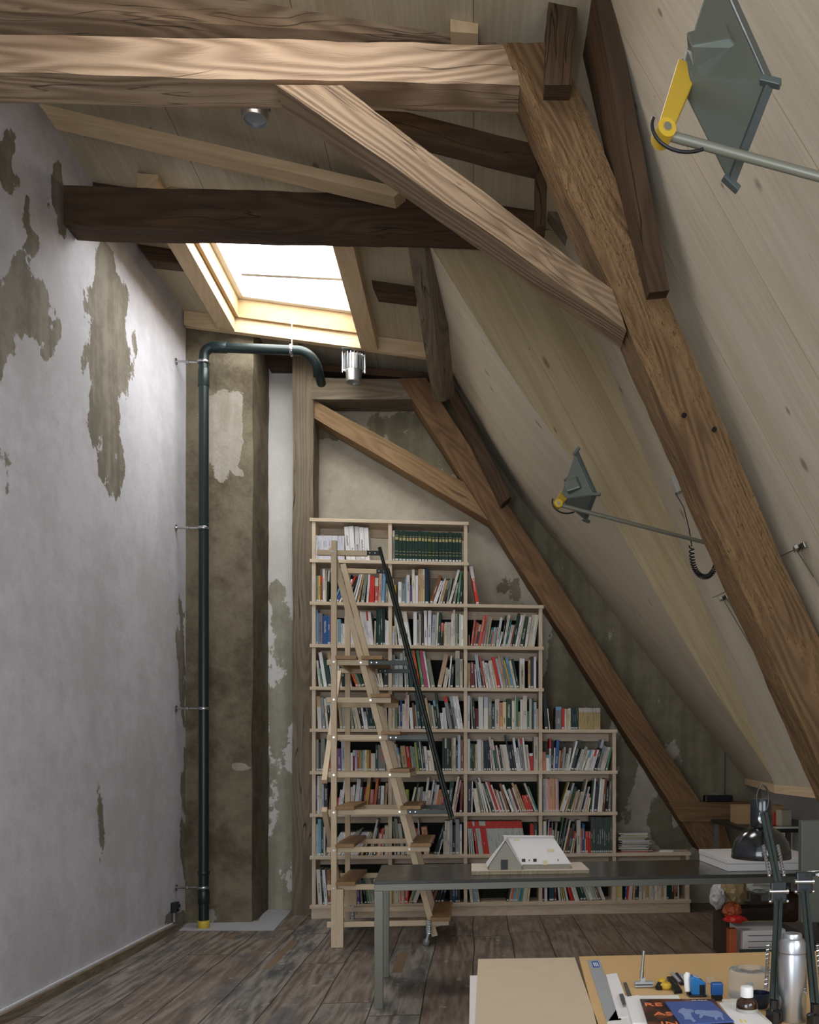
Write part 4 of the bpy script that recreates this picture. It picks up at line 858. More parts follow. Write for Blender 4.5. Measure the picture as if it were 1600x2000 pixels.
# ================= PIPE =================
M_pipe = plain('pipe_enamel', col(28, 42, 42), .35, .1, noise_amt=.3)
YP = 8.10
pb = onY(398, 1813, YP); ptp = onY(399, 700, YP); zt1 = onY(470, 680, YP).z; rp = .042
pe = onY(600, 682, YP)
pp = thing('drainpipe', 'dark green cast drainpipe running down the chimney and across below the ceiling', 'pipe', (pb.x, YP, 0))
bm = B(); path = [Vector((pb.x, YP, .05)), Vector((pb.x, YP, zt1 - .11))]
for a in range(1, 7): an = R(15 * a); path.append(Vector((pb.x + .09 * (1 - math.cos(an)), YP, zt1 - .09 + .09 * math.sin(an))))
path.append(Vector((pe.x - .08, YP, zt1)))
for a in range(1, 8):
    an = R(11 * a); path.append(Vector((pe.x - .08 + .16 * math.sin(an), YP + .10 * (1 - math.cos(an)), zt1 - .14 * (1 - math.cos(an)))))
path.append(path[-1] + Vector((.005, .06, -.04))); path.append(path[-1] + Vector((.0, .10, -.03)))
tube(bm, path, rp, 20); obj('pipe', bm, M_pipe, pp, smooth=True, sharp=60)
def sleeve(c, axis, l, r, name='collar', mat=M_pipe):
    bm = B(); a = Vector(axis).normalized(); c = Vector(c); tube(bm, [c - a * l / 2, c - a * l / 2 + a * .004, c + a * l / 2 - a * .004, c + a * l / 2], [r * .96, r, r, r * .96], 20); return obj(name, bm, mat, pp, smooth=True, sharp=50)
sleeve((pb.x, YP, onY(398, 738, YP).z), (0, 0, 1), .15, rp * 1.13)
sleeve((pb.x, YP, onY(398, 1705, YP).z), (0, 0, 1), .03, rp * 1.16)
sleeve((pb.x, YP, onY(398, 1752, YP).z), (0, 0, 1), .11, rp * 1.14)
sleeve((pb.x + .13, YP, zt1), (1, 0, 0), .12, rp * 1.13)
sleeve((pb.x, YP, .035), (0, 0, 1), .07, rp * 1.15, 'pipe_socket', plain('yellow_pvc', col(206, 180, 64), .5))
for py in (708, 1032, 1384, 1733):
    z = onY(398, py, YP).z; ck_ = sleeve((pb.x, YP, z), (0, 0, 1), .022, rp * (1.30 if py in (708, 1733) else 1.2), 'pipe_clamp', M_chr)
    bm = B(); tube(bm, [(XL(YP) - .01, YP - .0, z), (pb.x - rp, YP, z)], .010, 8); lathe(bm, [(0, 0), (.028, 0), (.028, .006), (0, .008)], 12, Matrix.Rotation(R(90), 4, 'Y'), (XL(YP) + .002, YP, z)); lathe(bm, [(.016, 0), (.016, .02)], 6, Matrix.Rotation(R(90), 4, 'Y'), (XL(YP) + .09, YP, z))
    obj('clamp_stud', bm, M_chr, ck_, smooth=True)
xh = onY(570, 682, YP).x
sleeve((xh, YP, zt1), (1, 0, 0), .025, rp * 1.25, 'pipe_clamp', M_chr)
bm = B(); tube(bm, [(xh, YP, zt1 + rp), (xh, YP, ZC(xh))], .006, 8); obj('clamp_stud', bm, M_chr, pp)

# wall socket and conduit
M_blk = plain('black_plastic', col(22, 22, 24), .35)
sy = onX(332, 1772, -2.53); ys_ = sy.y; zs_ = sy.z
so = thing('wall_socket', 'black surface wall socket low on the plastered left wall', 'socket', (XL(ys_), ys_, zs_ - .04))
bm = B(); box(bm, (XL(ys_) + .002, ys_ - .04, zs_ - .042), (XL(ys_) + .05, ys_ + .04, zs_ + .042)); sb_ = obj('socket_box', bm, M_blk, so, bevel=.005)
bm = B(); lathe(bm, [(0, 0), (.022, 0), (.026, .012), (.030, .014), (.030, 0)], 20, Matrix.Rotation(R(90), 4, 'Y'), (XL(ys_) + .048, ys_, zs_)); obj('socket_cover', bm, M_blk, sb_, smooth=True)
bm = B(); tube(bm, [(XL(ys_) + .018, ys_, .075), (XL(ys_) + .018, ys_, zs_ - .03)], .010, 10); obj('conduit', bm, plain('grey_conduit', col(150, 152, 156), .5), so, smooth=True)

# ================= CEILING SPOTS =================
M_alu = plain('brushed_aluminium', col(186, 188, 190), .32, .9)
def spot(label, c, ztop, zbot):
    d = thing('ceiling_spotlight', label, 'spotlight', (c.x, c.y, ZC(c.x)))
    bm = B(); box(bm, (c.x - .10, c.y - .06, ztop + .03), (c.x + .10, c.y + .06, ZC(c.x) - .002)); obj('ballast_box', bm, M_alu, d, bevel=.003)
    hh = ztop - zbot; zm = zbot + hh * .42
    bm = B()
    lathe(bm, [(0, zm), (.055, zm), (.055, ztop), (0, ztop)], 20, None, (c.x, c.y, 0))
    for i in range(18):
        a = 2 * math.pi * i / 18; u = Vector((math.cos(a), math.sin(a), 0)); w = Vector((-u.y, u.x, 0)) * .002
        p0, p1 = Vector((c.x, c.y, 0)) + u * .05, Vector((c.x, c.y, 0)) + u * .088
        hexa(bm, [p0 - w + Vector((0, 0, zm)), p1 - w + Vector((0, 0, zm)), p1 + w + Vector((0, 0, zm)), p0 + w + Vector((0, 0, zm)), p0 - w + Vector((0, 0, ztop)), p1 - w + Vector((0, 0, ztop)), p1 + w + Vector((0, 0, ztop)), p0 + w + Vector((0, 0, ztop))])
    obj('heat_sink', bm, M_alu, d)
    bm = B(); lathe(bm, [(.055, zm + .01), (.070, zm), (.069, zbot + .01), (.068, zbot), (.056, zbot), (.052, zbot + .05), (0, zbot + .06)], 32, None, (c.x, c.y, 0)); brl_ = obj('lamp_barrel', bm, M_alu, d, smooth=True)
    bm = B(); lathe(bm, [(0, zbot + .012), (.056, zbot + .012), (.056, zbot + .016), (0, zbot + .016)], 28, None, (c.x, c.y, 0)); obj('lens', bm, plain('frosted_lens', col(150, 156, 160), .15), brl_, smooth=True)
    for s in (-1, 1): bm = B(); bar(bm, (c.x + s * .098, c.y, ZC(c.x) - .05), (c.x + s * .098, c.y, zm - .02), .006, .02, up=(0, 1, 0)); lathe(bm, [(0, 0), (.010, 0), (.010, .012), (0, .012)], 10, Matrix.Rotation(R(90 * s), 4, 'Y'), (c.x + s * .09, c.y, zm)); obj('yoke_arm', bm, M_alu, d)
c1 = onY(691, 715, 8.36); spot('silver finned spotlight hanging below the bright roof window by the far wall', c1, onY(691, 693, 8.36).z, onY(691, 747, 8.36).z)
c2 = onY(498, 232, 4.98); spot('silver spotlight seen from below under the lit top collar beam', c2, c2.z + .20, c2.z - .01)
bm = B(); q = onY(570, 374, 6.7); lathe(bm, [(0, 0), (.05, 0), (.055, .01), (.05, .03), (0, .03)], 24, None, (q.x, q.y, ZC(q.x) - .032)); tag(obj('smoke_detector', bm, M_white, smooth=True), 'small round white detector on the ceiling behind the dark collar beam', 'detector')

# ================= SWING-ARM FLOODLIGHTS =================
M_lamp = plain('lamp_grey_green', col(104, 110, 100), .3, .25)
M_lamp2 = plain('lamp_rim', col(92, 100, 98), .35, .3)
M_yel = plain('yellow_enamel', col(206, 168, 52), .4)
M_tube = plain('arm_tube', col(140, 140, 126), .35, .4)
def flood(label, A, e1, e2, apoff, yoke, arm, coil=False, s=1.0):
    A, e1, e2, apoff, yoke = [Vector(v) for v in (A, e1, e2, apoff, yoke)]
    n = e1.cross(e2).normalized(); cen = A + e1 / 2 + e2 / 2
    if n.dot(apoff) > 0: n = -n
    d = thing('floodlight', label, 'lamp', cen)
    ap = cen + apoff; q = .16
    rim = [A, A + e1, A + e1 + e2, A + e2]; sm = [ap + (r_ - cen) * q for r_ in rim]
    bm = B(); hexa(bm, rim + sm); hs_ = obj('lamp_housing', bm, M_lamp, d, bevel=.006 * s)
    bm = B(); hexa(bm, [cen + (r_ - cen) * 1.03 - n * .0 for r_ in rim] + [cen + (r_ - cen) * 1.03 + n * .022 for r_ in rim]); rm_ = obj('lamp_rim', bm, M_lamp2, d, bevel=.003)
    bm = B(); hexa(bm, [cen + (r_ - cen) * .94 + n * .0225 for r_ in rim] + [cen + (r_ - cen) * .94 + n * .026 for r_ in rim]); obj('lamp_glass', bm, MATS['frosted_lens'], rm_)
    for r_ in rim:
        u = (r_ - cen).normalized(); bm = B(); bar(bm, r_ - u * .01 - n * .012, r_ + u * .022 + n * .03, .022, .016); obj('rim_clip', bm, M_lamp2, rm_, bevel=.002)
    # raised hump pressed into the big face between A and A+e1
    fc = (rim[0] + rim[1] + sm[0] + sm[1]) / 4; fn = (rim[1] - rim[0]).cross(sm[0] - rim[0]).normalized()
    if fn.dot(fc - (cen + ap) / 2) < 0: fn = -fn
    u = e1.normalized(); w = fn.cross(u).normalized(); fc = fc + (ap - fc) * .12
    if w.dot(ap - fc) < 0: w = -w
    k = min(e1.length, .34) * 1.0
    bm = B(); b0 = [fc + u * a * k + w * b_ * k for a, b_ in ((-.16, -.20), (.16, -.20), (.13, .16), (-.13, .16))]; b1 = [fc + u * a * k + w * b_ * k + fn * .05 * (1 if b_ > 0 else .35) for a, b_ in ((-.12, -.16), (.12, -.16), (.10, .12), (-.10, .12))]
    hexa(bm, [p_ - fn * .01 for p_ in b0] + b1); obj('housing_hump', bm, M_lamp, hs_, bevel=.005)
    # yellow yoke from the small end to the arm
    bm = B(); dy = (yoke - ap)
    wd_ = dy.cross(Vector((0, 1, 0))).normalized(); e0 = ap - dy.normalized() * .045; tk = Vector((0, .022, 0))
    hexa(bm, [e0 - wd_ * .030 - tk, e0 + wd_ * .030 - tk, e0 + wd_ * .030 + tk, e0 - wd_ * .030 + tk, yoke - wd_ * .019 - tk, yoke + wd_ * .019 - tk, yoke + wd_ * .019 + tk, yoke - wd_ * .019 + tk]); obj('yoke', bm, M_yel, d, bevel=.004)
    ax = Vector((.15, -1, 0)).normalized()
    bm = B(); tube(bm, [yoke - ax * .028, yoke + ax * .028], .024, 20); pvt_ = obj('pivot', bm, M_yel, d, smooth=True, sharp=50)
    bm = B(); tube(bm, [yoke + ax * .028, yoke + ax * .033], .010, 12); obj('bolt', bm, M_chr, pvt_, smooth=True)
    bm = B(); tube(bm, [yoke] + [Vector(a_) for a_ in arm], .0125, 14); obj('arm', bm, M_tube, d, smooth=True, sharp=60)
    # cable loop
    ad = (Vector(arm[0]) - yoke).normalized(); pts = []
    for i in range(17):
        t_ = i / 16; a = R(60 + 250 * t_); pts.append(yoke + ad * (-.03 - .035 * math.sin(math.pi * t_)) * (1 - t_) + ad * .10 * t_ ** 1.5 + Vector((0, -.02, -.055 * math.sin(math.pi * t_ * .85) + .02 * (1 - t_))))
    bm = B(); tube(bm, pts, .0045, 8); obj('cable', bm, M_blk, d, smooth=True)
    return d
# far lamp on the slope behind the hewn strut
A = onY(1124, 884, 5.25); yk = onY(1089, 985, 5.25)
pv = onY(1402, 1066, 5.48)
lf = flood('smaller-looking far floodlight on a swing arm in front of the boarded slope', A, (.105, -.02, -.243), (-.027, .234, -.086), (-.103, -.027, -.072), yk, [pv], True)
bm = B(); tube(bm, [onY(1388, 1058, 5.46), onY(1368, 1026, 5.5)], .011, 10); obj('arm_stay', bm, M_tube, lf, smooth=True)
bm = B(); lathe(bm, [(0, 0), (.03, 0), (.03, .1), (0, .1)], 14, None, (pv.x, pv.y, pv.z - .05)); obj('arm_bracket', bm, M_tube, lf, smooth=True)
def onC(px, py):
    d_ = ray(px, py); a = .995 / 2.44; # x = .995*(2.11-(z-1.26)/2.44)
    tt = (.995 * (2.11 - (H - 1.26) / 2.44)) / (d_.x + a * d_.z); return EYE + d_ * tt
sk = onC(1325, 945); jb = thing('junction_box', 'small grey junction box with a coiled black cable on the boarded slope', 'socket', sk)
sn = Vector((-1, 0, -.41)).normalized(); su = Vector((-.41, 0, 1)).normalized()
bm = B(); bar(bm, sk - su * .055 + sn * .02, sk + su * .055 + sn * .02, .085, .036, up=sn); obj('junction_cover', bm, plain('grey_box', col(176, 174, 166), .5), jb, bevel=.004)
p0 = sk + sn * .04 - su * .05; p1 = onY(1351, 1066, 5.42); p2 = onY(1402, 1068, 5.42)
path = [p0, p0.lerp(p1, .3) + Vector((.02, -.01, 0)), p0.lerp(p1, .7) + Vector((.015, 0, 0)), p1]; 
bm = B(); tube(bm, path, .005, 8); obj('cable', bm, M_blk, jb, smooth=True)
pts = []; NN = 420
for i in range(NN + 1):
    t_ = i / NN; x = p1.x + (p2.x - p1.x) * (.5 - .5 * math.cos(math.pi * t_)) ; z = p1.z - .185 * math.sin(math.pi * t_) ** .75
    a = t_ * 2 * math.pi * 30; dx = (p2.x - p1.x) * .5 * math.sin(math.pi * t_); dz = -.2 * math.cos(math.pi * t_)
    tg = Vector((dx, 0, dz)).normalized(); nn = Vector((tg.z, 0, -tg.x))
    pts.append(Vector((x, p1.y, z)) + nn * .014 * math.cos(a) + Vector((0, 1, 0)) * .014 * math.sin(a))
bm = B(); tube(bm, pts, .0042, 6); obj('coiled_cable', bm, M_blk, jb, smooth=True)
# near lamp, upper right
A = onY(1397, -68, 2.50); B_ = onY(1497, 158, 2.22); C_ = onY(1422, 353, 2.42); yk = onY(1296, 262, 2.30)
nf_ = flood('large near floodlight with yellow yoke on a swing arm at the upper right corner', A, B_ - A, C_ - B_, (-.115, -.05, -.062), yk, [onY(1600, 345, 2.3), onY(1992, 454, 2.3)])
q = onY(1992, 454, 2.3); bm = B(); lathe(bm, [(0, 0), (.03, 0), (.03, .1), (0, .1)], 14, None, (q.x, q.y, q.z - .05)); obj('arm_bracket', bm, M_tube, nf_, smooth=True)
# tensioned wires with steel brackets on the slope
M_wire = plain('steel_wire', col(150, 150, 140), .3, .9)
for lab, A_, Bs in (('steel wire bracket with thin tensioned wires high on the slope at the right edge', (1570, 1066), [((1570, 1066), (1536, 1082)), ((1568, 1072), (1600, 1122)), ((1574, 1070), (1612, 1140))]),
                    ('steel wire bracket with thin wires on the slope left of the thick hewn strut', (1420, 1166), [((1400, 1164), (1440, 1146)), ((1424, 1172), (1500, 1300)), ((1430, 1166), (1480, 1262)), ((1440, 1160), (1476, 1250))])):
    c0 = onC(*A_); w_ = thing('wire_bracket', lab, 'bracket', c0 + sn * .01)
    bm = B(); bar(bm, c0 + sn * .012 - Vector((0, .05, 0)), c0 + sn * .012 + Vector((0, .05, 0)), .03, .012, up=sn); bar(bm, c0 + sn * .03 - Vector((.02, .03, 0)), c0 + sn * .03 + Vector((.0, .04, 0)), .02, .02, up=sn); obj('bracket_plate', bm, M_wire, w_, bevel=.002)
    for a, b_ in Bs:
        bm = B(); tube(bm, [onC(*a) + sn * .03, onC(*b_) + sn * .03], .003, 6); obj('wire', bm, M_wire, w_, smooth=True)

# ================= STEEL TABLE =================
M_stl = plain('table_steel', col(120, 118, 108), .38, .5, noise_amt=.1)
M_top = plain('table_linoleum', col(58, 58, 54), .22, 0, .6, noise_amt=.06)
t0 = onZ(731, 1721.5, .74); TA = math.atan(.045); TL, TW = 3.15, .82
tb = thing('steel_table', 'long dark topped steel table in front of the bookcase', 'table', (t0.x, t0.y, 0), TA)
MT = MW[tb.name]
def tbx(lo, hi, name, mat, bev=.002, axis=(1, 0, 0)):
    bm = B(); box(bm, lo, hi); return obj(name, bm, mat, tb, local=True, bevel=bev, axis=axis)
tbx((0, 0, .722), (TL, TW, .74), 'table_top', M_top)
for y in (0.004, TW - .044): tbx((0.0, y, .682), (TL, y + .04, .7215), 'side_rail', M_stl)
for x in (0.0, TL - .04): tbx((x, .044, .682), (x + .04, TW - .044, .7215), 'end_rail', M_stl)
for x, y in ((0, .004), (0, TW - .044), (TL - .05, .004), (TL - .05, TW - .044)): tbx((x, y, 0), (x + .05, y + .045, .682), 'leg', M_stl)
ZT = .741
def onT(px, py, z=ZT): return onZ(px, py, z)

# model house
M_card = plain('white_card', col(226, 222, 220), .7); M_grey = plain('greyboard', col(160, 156, 142), .8); M_tape = plain('masking_tape', col(214, 204, 160), .5)
hb = onT(921, 1710, ZT); mh = thing('model_house', 'white cardboard model of a steep roofed house on the steel table', 'model', (hb.x + .35, hb.y + .2, ZT))
bl, br_, brb, blb = onT(921, 1709, ZT), onT(1151, 1706, ZT), onZ(1128, 1684, .755), onZ(921, 1686, .755)
bm = B(); u = (br_ - bl).normalized(); v = Vector((-u.y, u.x, 0)); Wb = (br_ - bl).length; Db = .40
prism(bm, [bl, bl + u * Wb, bl + u * Wb + v * Db, bl + v * Db], (0, 0, .022)); obj('corrugated_core', bm, wood('corrugated', col(170, 156, 130), col(120, 108, 84), gs=3, bump=.2, knots=0), mh)
bm = B(); prism(bm, [p_ + Vector((0, 0, .0222)) for p_ in (bl, bl + u * Wb, bl + u * Wb + v * Db, bl + v * Db)], (0, 0, .003)); obj('base_sheet', bm, plain('pinkish_card', col(212, 196, 178), .8), mh)
zb = ZT + .0255
def HL(a, b_, c_): return bl + u * a + v * b_ + Vector((0, 0, zb - ZT + c_))   # c_ above the base sheet
g0 = onZ(956, 1702, zb); a0_ = (g0 - bl).dot(u); b0_ = .03
pxm = (g0 - EYE).dot(Fd) / F
aw = 64 * pxm      # gable width
ah = 60 * pxm      # ridge height of the gable
L_ = 163 * pxm     # house length at the front
Dp = .27; ev = 9 * pxm
bm = B(); prism(bm, [HL(a0_, b0_, 0), HL(a0_ + aw, b0_, 0), HL(a0_ + aw, b0_, ev), HL(a0_ + aw / 2, b0_, ah * .93), HL(a0_, b0_, ev)], v * Dp * .5); obj('gable_wall', bm, M_grey, mh)
bm = B(); prism(bm, [HL(a0_ + aw * .36, b0_ - .0015, .001), HL(a0_ + aw * .58, b0_ - .0015, .001), HL(a0_ + aw * .58, b0_ - .0015, .062), HL(a0_ + aw * .36, b0_ - .0015, .062)], v * .001); obj('doorway', bm, M_blk, mh)
bm = B(); prism(bm, [HL(a0_ + aw, b0_ + .03, 0), HL(a0_ + L_, b0_ + .03, 0), HL(a0_ + L_, b0_ + .03, ev * 1.1), HL(a0_ + aw, b0_ + .03, ev * 1.1)], v * (Dp - .03)); obj('long_wall', bm, M_grey, mh)
def sheet(pts, th_, name, mat=M_card):
    p_ = [Vector(q_) for q_ in pts]; n_ = (p_[1] - p_[0]).cross(p_[2] - p_[0]).normalized() * th_
    bm = B(); prism(bm, p_, n_); obj(name, bm, mat, mh)
rz = ah * 1.0; o_ = .006
# cross gable roof (left part), two slopes
sheet([HL(a0_ - .012, b0_ - o_, ev * .75), HL(a0_ + aw / 2, b0_ - o_, rz), HL(a0_ + aw / 2 + .02, b0_ + Dp * .8, rz), HL(a0_ - .012 - .005, b0_ + Dp * .8, ev * .75)], -.003, 'roof_panel')
sheet([HL(a0_ + aw + .006, b0_ - o_, ev * .8), HL(a0_ + aw / 2, b0_ - o_, rz), HL(a0_ + aw / 2 + .02, b0_ + Dp * .5, rz), HL(a0_ + aw + .006, b0_ + .04, ev * 1.0)], .003, 'roof_panel')
# main roof: front slope, hipped end, top
fr0, fr1 = HL(a0_ + aw * .93, b0_ + .02, ev * 1.0), HL(a0_ + L_, b0_ + .02, ev * 1.0)
tp0, tp1 = HL(a0_ + aw * .47, b0_ + Dp * .5, rz * 1.02), HL(a0_ + L_ * .80, b0_ + Dp * .5, rz * 1.0)
sheet([fr0, fr1, tp1, tp0], .003, 'roof_panel')
bk1 = HL(a0_ + L_, b0_ + Dp, ev)
sheet([fr1, bk1, tp1], .003, 'roof_panel')
sheet([bk1, HL(a0_ + aw * .5, b0_ + Dp, ev), tp0, tp1], .003, 'roof_panel')
rn_ = (fr1 - fr0).cross(tp1 - fr0).normalized()
def onroof(s, t_): return fr0.lerp(fr1, s).lerp(tp0.lerp(tp1, s), t_) + rn_ * .0035
def patch(s, t_, w_, h_, name, mat):
    c_ = onroof(s, t_); e = (fr1 - fr0).normalized(); up = rn_.cross(e)
    bm = B(); prism(bm, [c_ - e * w_ - up * h_, c_ + e * w_ - up * h_, c_ + e * w_ + up * h_, c_ - e * w_ + up * h_], rn_ * .0012); obj(name, bm, mat, mh)
for s in (.13, .35): patch(s, .14, .011, .011, 'window_opening', M_blk)
for s in (.24, .80): patch(s, .14, .010, .012, 'window_surround', M_card); patch(s, .14, .004, .006, 'window_opening', M_blk)
patch(.52, .05, .014, .016, 'tape_strip', M_tape); patch(.78, .50, .022, .010, 'tape_strip', M_tape); patch(.22, .88, .02, .006, 'tape_strip', M_tape)
# flat board on the ridge
sheet([HL(a0_ + aw * .5, b0_ + Dp * .44, rz * 1.03), HL(a0_ + L_ * .82, b0_ + Dp * .44, rz * 1.01), HL(a0_ + L_ * .80, b0_ + Dp * .62, rz * 1.03), HL(a0_ + aw * .45, b0_ + Dp * .62, rz * 1.05)], .003, 'ridge_card')

# white box on the right end of the table
wb0 = onT(1422, 1702, ZT); MX = MW[tb.name]
bx_ = thing('cardboard_box', 'large flat white lidded box on the right end of the steel table', 'box', (wb0.x + .2, wb0.y + .2, ZT), TA)
bm = B(); w0 = MW[bx_.name].inverted() @ wb0
box(bm, (w0.x, w0.y, 0.0), (w0.x + .62, w0.y + .62, .045)); obj('box_base', bm, M_card, bx_, local=True, bevel=.002)
bm = B(); box(bm, (w0.x - .004, w0.y - .004, .046), (w0.x + .624, w0.y + .624, .078)); obj('box_lid', bm, M_card, bx_, local=True, bevel=.003)

# things on the old cross beam and under the eaves
q = onY(1402, 1560, 8.66); bm = B(); box(bm, (q.x - .13, 8.62, onY(1402, 1566.5, 8.66).z), (q.x + .14, 8.72, onY(1402, 1553, 8.66).z)); tag(obj('router_box', bm, M_blk, bevel=.01), 'flat black cable box lying on the cracked cross beam', 'box')
bm = B(); qq = onY(1416, 1556, 9.0); tube(bm, [(qq.x, 9.012, qq.z), (qq.x + .005, 9.012, qq.z + .45)], .006, 8); tag(obj('wall_cable', bm, M_blk, smooth=True), 'thin dark cable running up the wall above the black cable box', 'cable')
# sideboard under the eaves with cardboard boxes on it
M_ply = plain('dull_ply', col(150, 124, 90), .7); M_cb = plain('cardboard_brown', col(174, 140, 100), .8)
sdz = .90
sbd = thing('side_desk', 'dark topped low desk under the eaves behind the big black lamp', 'desk', (2.55, 7.2, 0))
bm = B(); box(bm, (2.12, 6.95, sdz - .03), (2.86, 8.1, sdz)); obj('desk_top', bm, M_blk, sbd, bevel=.003)
for x, y in ((2.14, 6.97), (2.80, 6.97), (2.14, 8.04), (2.80, 8.04)): bm = B(); box(bm, (x, y, 0), (x + .04, y + .04, sdz - .03)); obj('leg', bm, M_stl, sbd)
def cbox(lab, x, y, z, w, d, h, mat, rz_=0.0, name='cardboard_box', cat='box', op=False):
    t_ = thing(name, lab, cat, (x, y, z), rz_)
    bm = B()
    if not op: box(bm, (-w / 2, -d / 2, 0), (w / 2, d / 2, h)); obj('box_body', bm, mat, t_, local=True, bevel=.003)
    else:
        e = .005
        for lo, hi in (((-w / 2, -d / 2, 0), (w / 2, d / 2, e)), ((-w / 2, -d / 2, e), (w / 2, -d / 2 + e, h)), ((-w / 2, d / 2 - e, e), (w / 2, d / 2, h)), ((-w / 2, -d / 2 + e, e), (-w / 2 + e, d / 2 - e, h)), ((w / 2 - e, -d / 2 + e, e), (w / 2, d / 2 - e, h))): box(bm, lo, hi)
        obj('box_body', bm, mat, t_, local=True)
        bm = B(); box(bm, (-w / 2 + .01, -d / 2 + .01, e + .001), (w / 2 - .01, d / 2 - .01, h * .8)); obj('box_contents', bm, M_card, t_, local=True)
    return t_
cb_ = onY(1443, 1628, 7.6); cbox('open brown cardboard tray of papers on the side desk, left end', cb_.x + .16, 7.6, sdz + .001, .40, .3, .15, M_cb, -.1, op=True)
cbox('pale brown carton with a folded top on the side desk', onY(1531, 1600, 7.25).x, 7.25, sdz + .001, .09, .09, .13, plain('pale_carton', col(176, 164, 140), .8), .2)
pm = onY(1500, 1640, 6.8); bm = B(); prism(bm, [(2.20, 6.98, sdz + .001), (2.78, 6.97, sdz + .001), (2.76, 7.1, sdz + .001), (2.24, 7.12, sdz + .001)], (0, 0, .004)); tag(obj('paper', bm, M_white), 'white drawing sheets on the dark side desk behind the lamp', 'paper')
tq = onY(1511, 1606, 7.3); bm = B(); prism(bm, [(tq.x - .02, 7.3, sdz + .001), (tq.x + .12, 7.3, sdz + .001), (tq.x + .12, 7.3, sdz + .05), (tq.x + .01, 7.3, sdz + .11)], (0, .12, 0)); tag(obj('packet', bm, plain('red_packet', col(190, 60, 40), .5)), 'small red packet on the side desk beside the black lamp', 'packet')

# clutter under the steel table at the right
M_or = plain('orange_board', col(186, 92, 50), .6); M_bag = plain('paper_bag', col(196, 170, 126), .8); M_clear = plain('plastic_film', col(196, 196, 190), .3)
bm = B(); q = onY(1420, 1850, 5.55); box(bm, (q.x, 5.5, 0), (q.x + .05, 5.56, onY(1420, 1812, 5.55).z)); tag(obj('orange_board', bm, M_or, bevel=.002), 'narrow upright orange board under the right end of the table', 'board')
q = onY(1446, 1850, 5.5); zt2 = onY(1446, 1817, 5.5).z
fx_ = cbox('white archive box with ruled lines beside the orange board', q.x + .17, 5.62, 0, .32, .3, zt2, M_card, .0)
for k in range(4):
    bm = B(); box(bm, (-.13, -.152, zt2 - .03 - k * .035), (.06, -.1505, zt2 - .027 - k * .035)); obj('ruled_line', bm, M_ink['k'], fx_, local=True)
q = onY(1500, 1790, 5.9); cb2 = cbox('large pale box with a yellowish lid under the table', q.x + .25, 6.15, 0, .6, .55, .26, M_card); 
bm = B(); box(bm, (-.31, -.285, .2605), (.31, .285, .285)); obj('box_lid', bm, plain('straw_lid', col(186, 168, 112), .7), cb2, local=True)
for k in range(2):
    zz = .18 + k * .085; t_ = thing('file_tray', ['lower dark green file tray beside the archive box', 'upper dark green file tray beside the archive box'][k], 'tray', (onY(1490, 1800, 5.05).x, 5.1, zz))
    bm = B(); box(bm, (-.08, -.11, 0), (.10, .14, .075)); obj('tray_body', bm, plain('dark_green_tray', col(34, 48, 44), .5), t_, local=True, bevel=.003)
    bm = B(); lathe(bm, [(0, 0), (.006, 0), (.006, .004), (0, .005)], 10, Matrix.Rotation(R(90), 4, 'X'), (.05, -.111, .04)); lathe(bm, [(0, 0), (.006, 0), (.006, .004), (0, .005)], 10, Matrix.Rotation(R(90), 4, 'X'), (.075, -.111, .04)); obj('stud', bm, M_chr, t_, local=True)
t_ = thing('drawer_pedestal', 'pale pedestal carrying the dark green file trays', 'pedestal', (onY(1490, 1800, 5.05).x, 5.1, 0)); bm = B(); box(bm, (-.09, -.115, 0), (.16, .15, .178)); obj('pedestal_body', bm, M_card, t_, local=True, bevel=.003)
q = onY(1440, 1755, 6.2)
def crumple(name, lab, cat, c_, sz, mat, seed, amp=.3, sub=3):
    bm = B(); bmesh.ops.create_icosphere(bm, subdivisions=sub, radius=1.0)
    for v in bm.verts:
        n_ = v.co.normalized(); k = 1 + amp * noise.noise(n_ * 2.3 + Vector((seed, 0, 0))) + amp * .6 * noise.noise(n_ * 6 + Vector((0, seed, 0)))
        v.co = Vector((n_.x * sz[0], n_.y * sz[1], n_.z * sz[2])) * k + Vector(c_)
    return tag(obj(name, bm, mat, smooth=True, sharp=20), lab, cat)
shf = thing('low_rack', 'low dark rack holding bags under the far end of the table', 'rack', (q.x + .35, 6.65, 0))
bm = B(); box(bm, (q.x - .0, 6.47, .0), (q.x + .85, 6.85, .36)); obj('rack_body', bm, plain('rack_brown', col(66, 50, 38), .7), shf, bevel=.004)
crumple('paper_bag', 'crumpled tan paper bag on the low rack under the table', 'bag', (q.x + .10, 6.62, .47), (.09, .1, .12), M_bag, 3)
crumple('plastic_bag', 'crumpled translucent plastic sheet beside the tan paper bag', 'bag', (q.x + .33, 6.62, .50), (.17, .1, .06), M_clear, 5, .35)
crumple('paper_bag', 'white paper sack at the left end of the low rack', 'bag', (q.x - .03, 6.60, .44), (.05, .1, .09), M_card, 9)
crumple('cloth', 'orange cloth bundle hanging over the orange board', 'cloth', (onY(1434, 1780, 5.6).x, 5.65, onY(1434, 1780, 5.6).z), (.06, .06, .05), M_or, 12)
crumple('plastic_bag', 'small red plastic bag on top of the orange board', 'bag', (onY(1436, 1795, 5.5).x, 5.5, onY(1436, 1795, 5.5).z), (.07, .05, .022), plain('red_film', col(200, 40, 34), .4), 14)
crumple('rucksack', 'dark brown bag standing on the large pale box', 'bag', (onY(1545, 1775, 6.2).x, 6.25, .41), (.10, .12, .12), plain('brown_leather', col(70, 44, 30), .6), 17, .15)

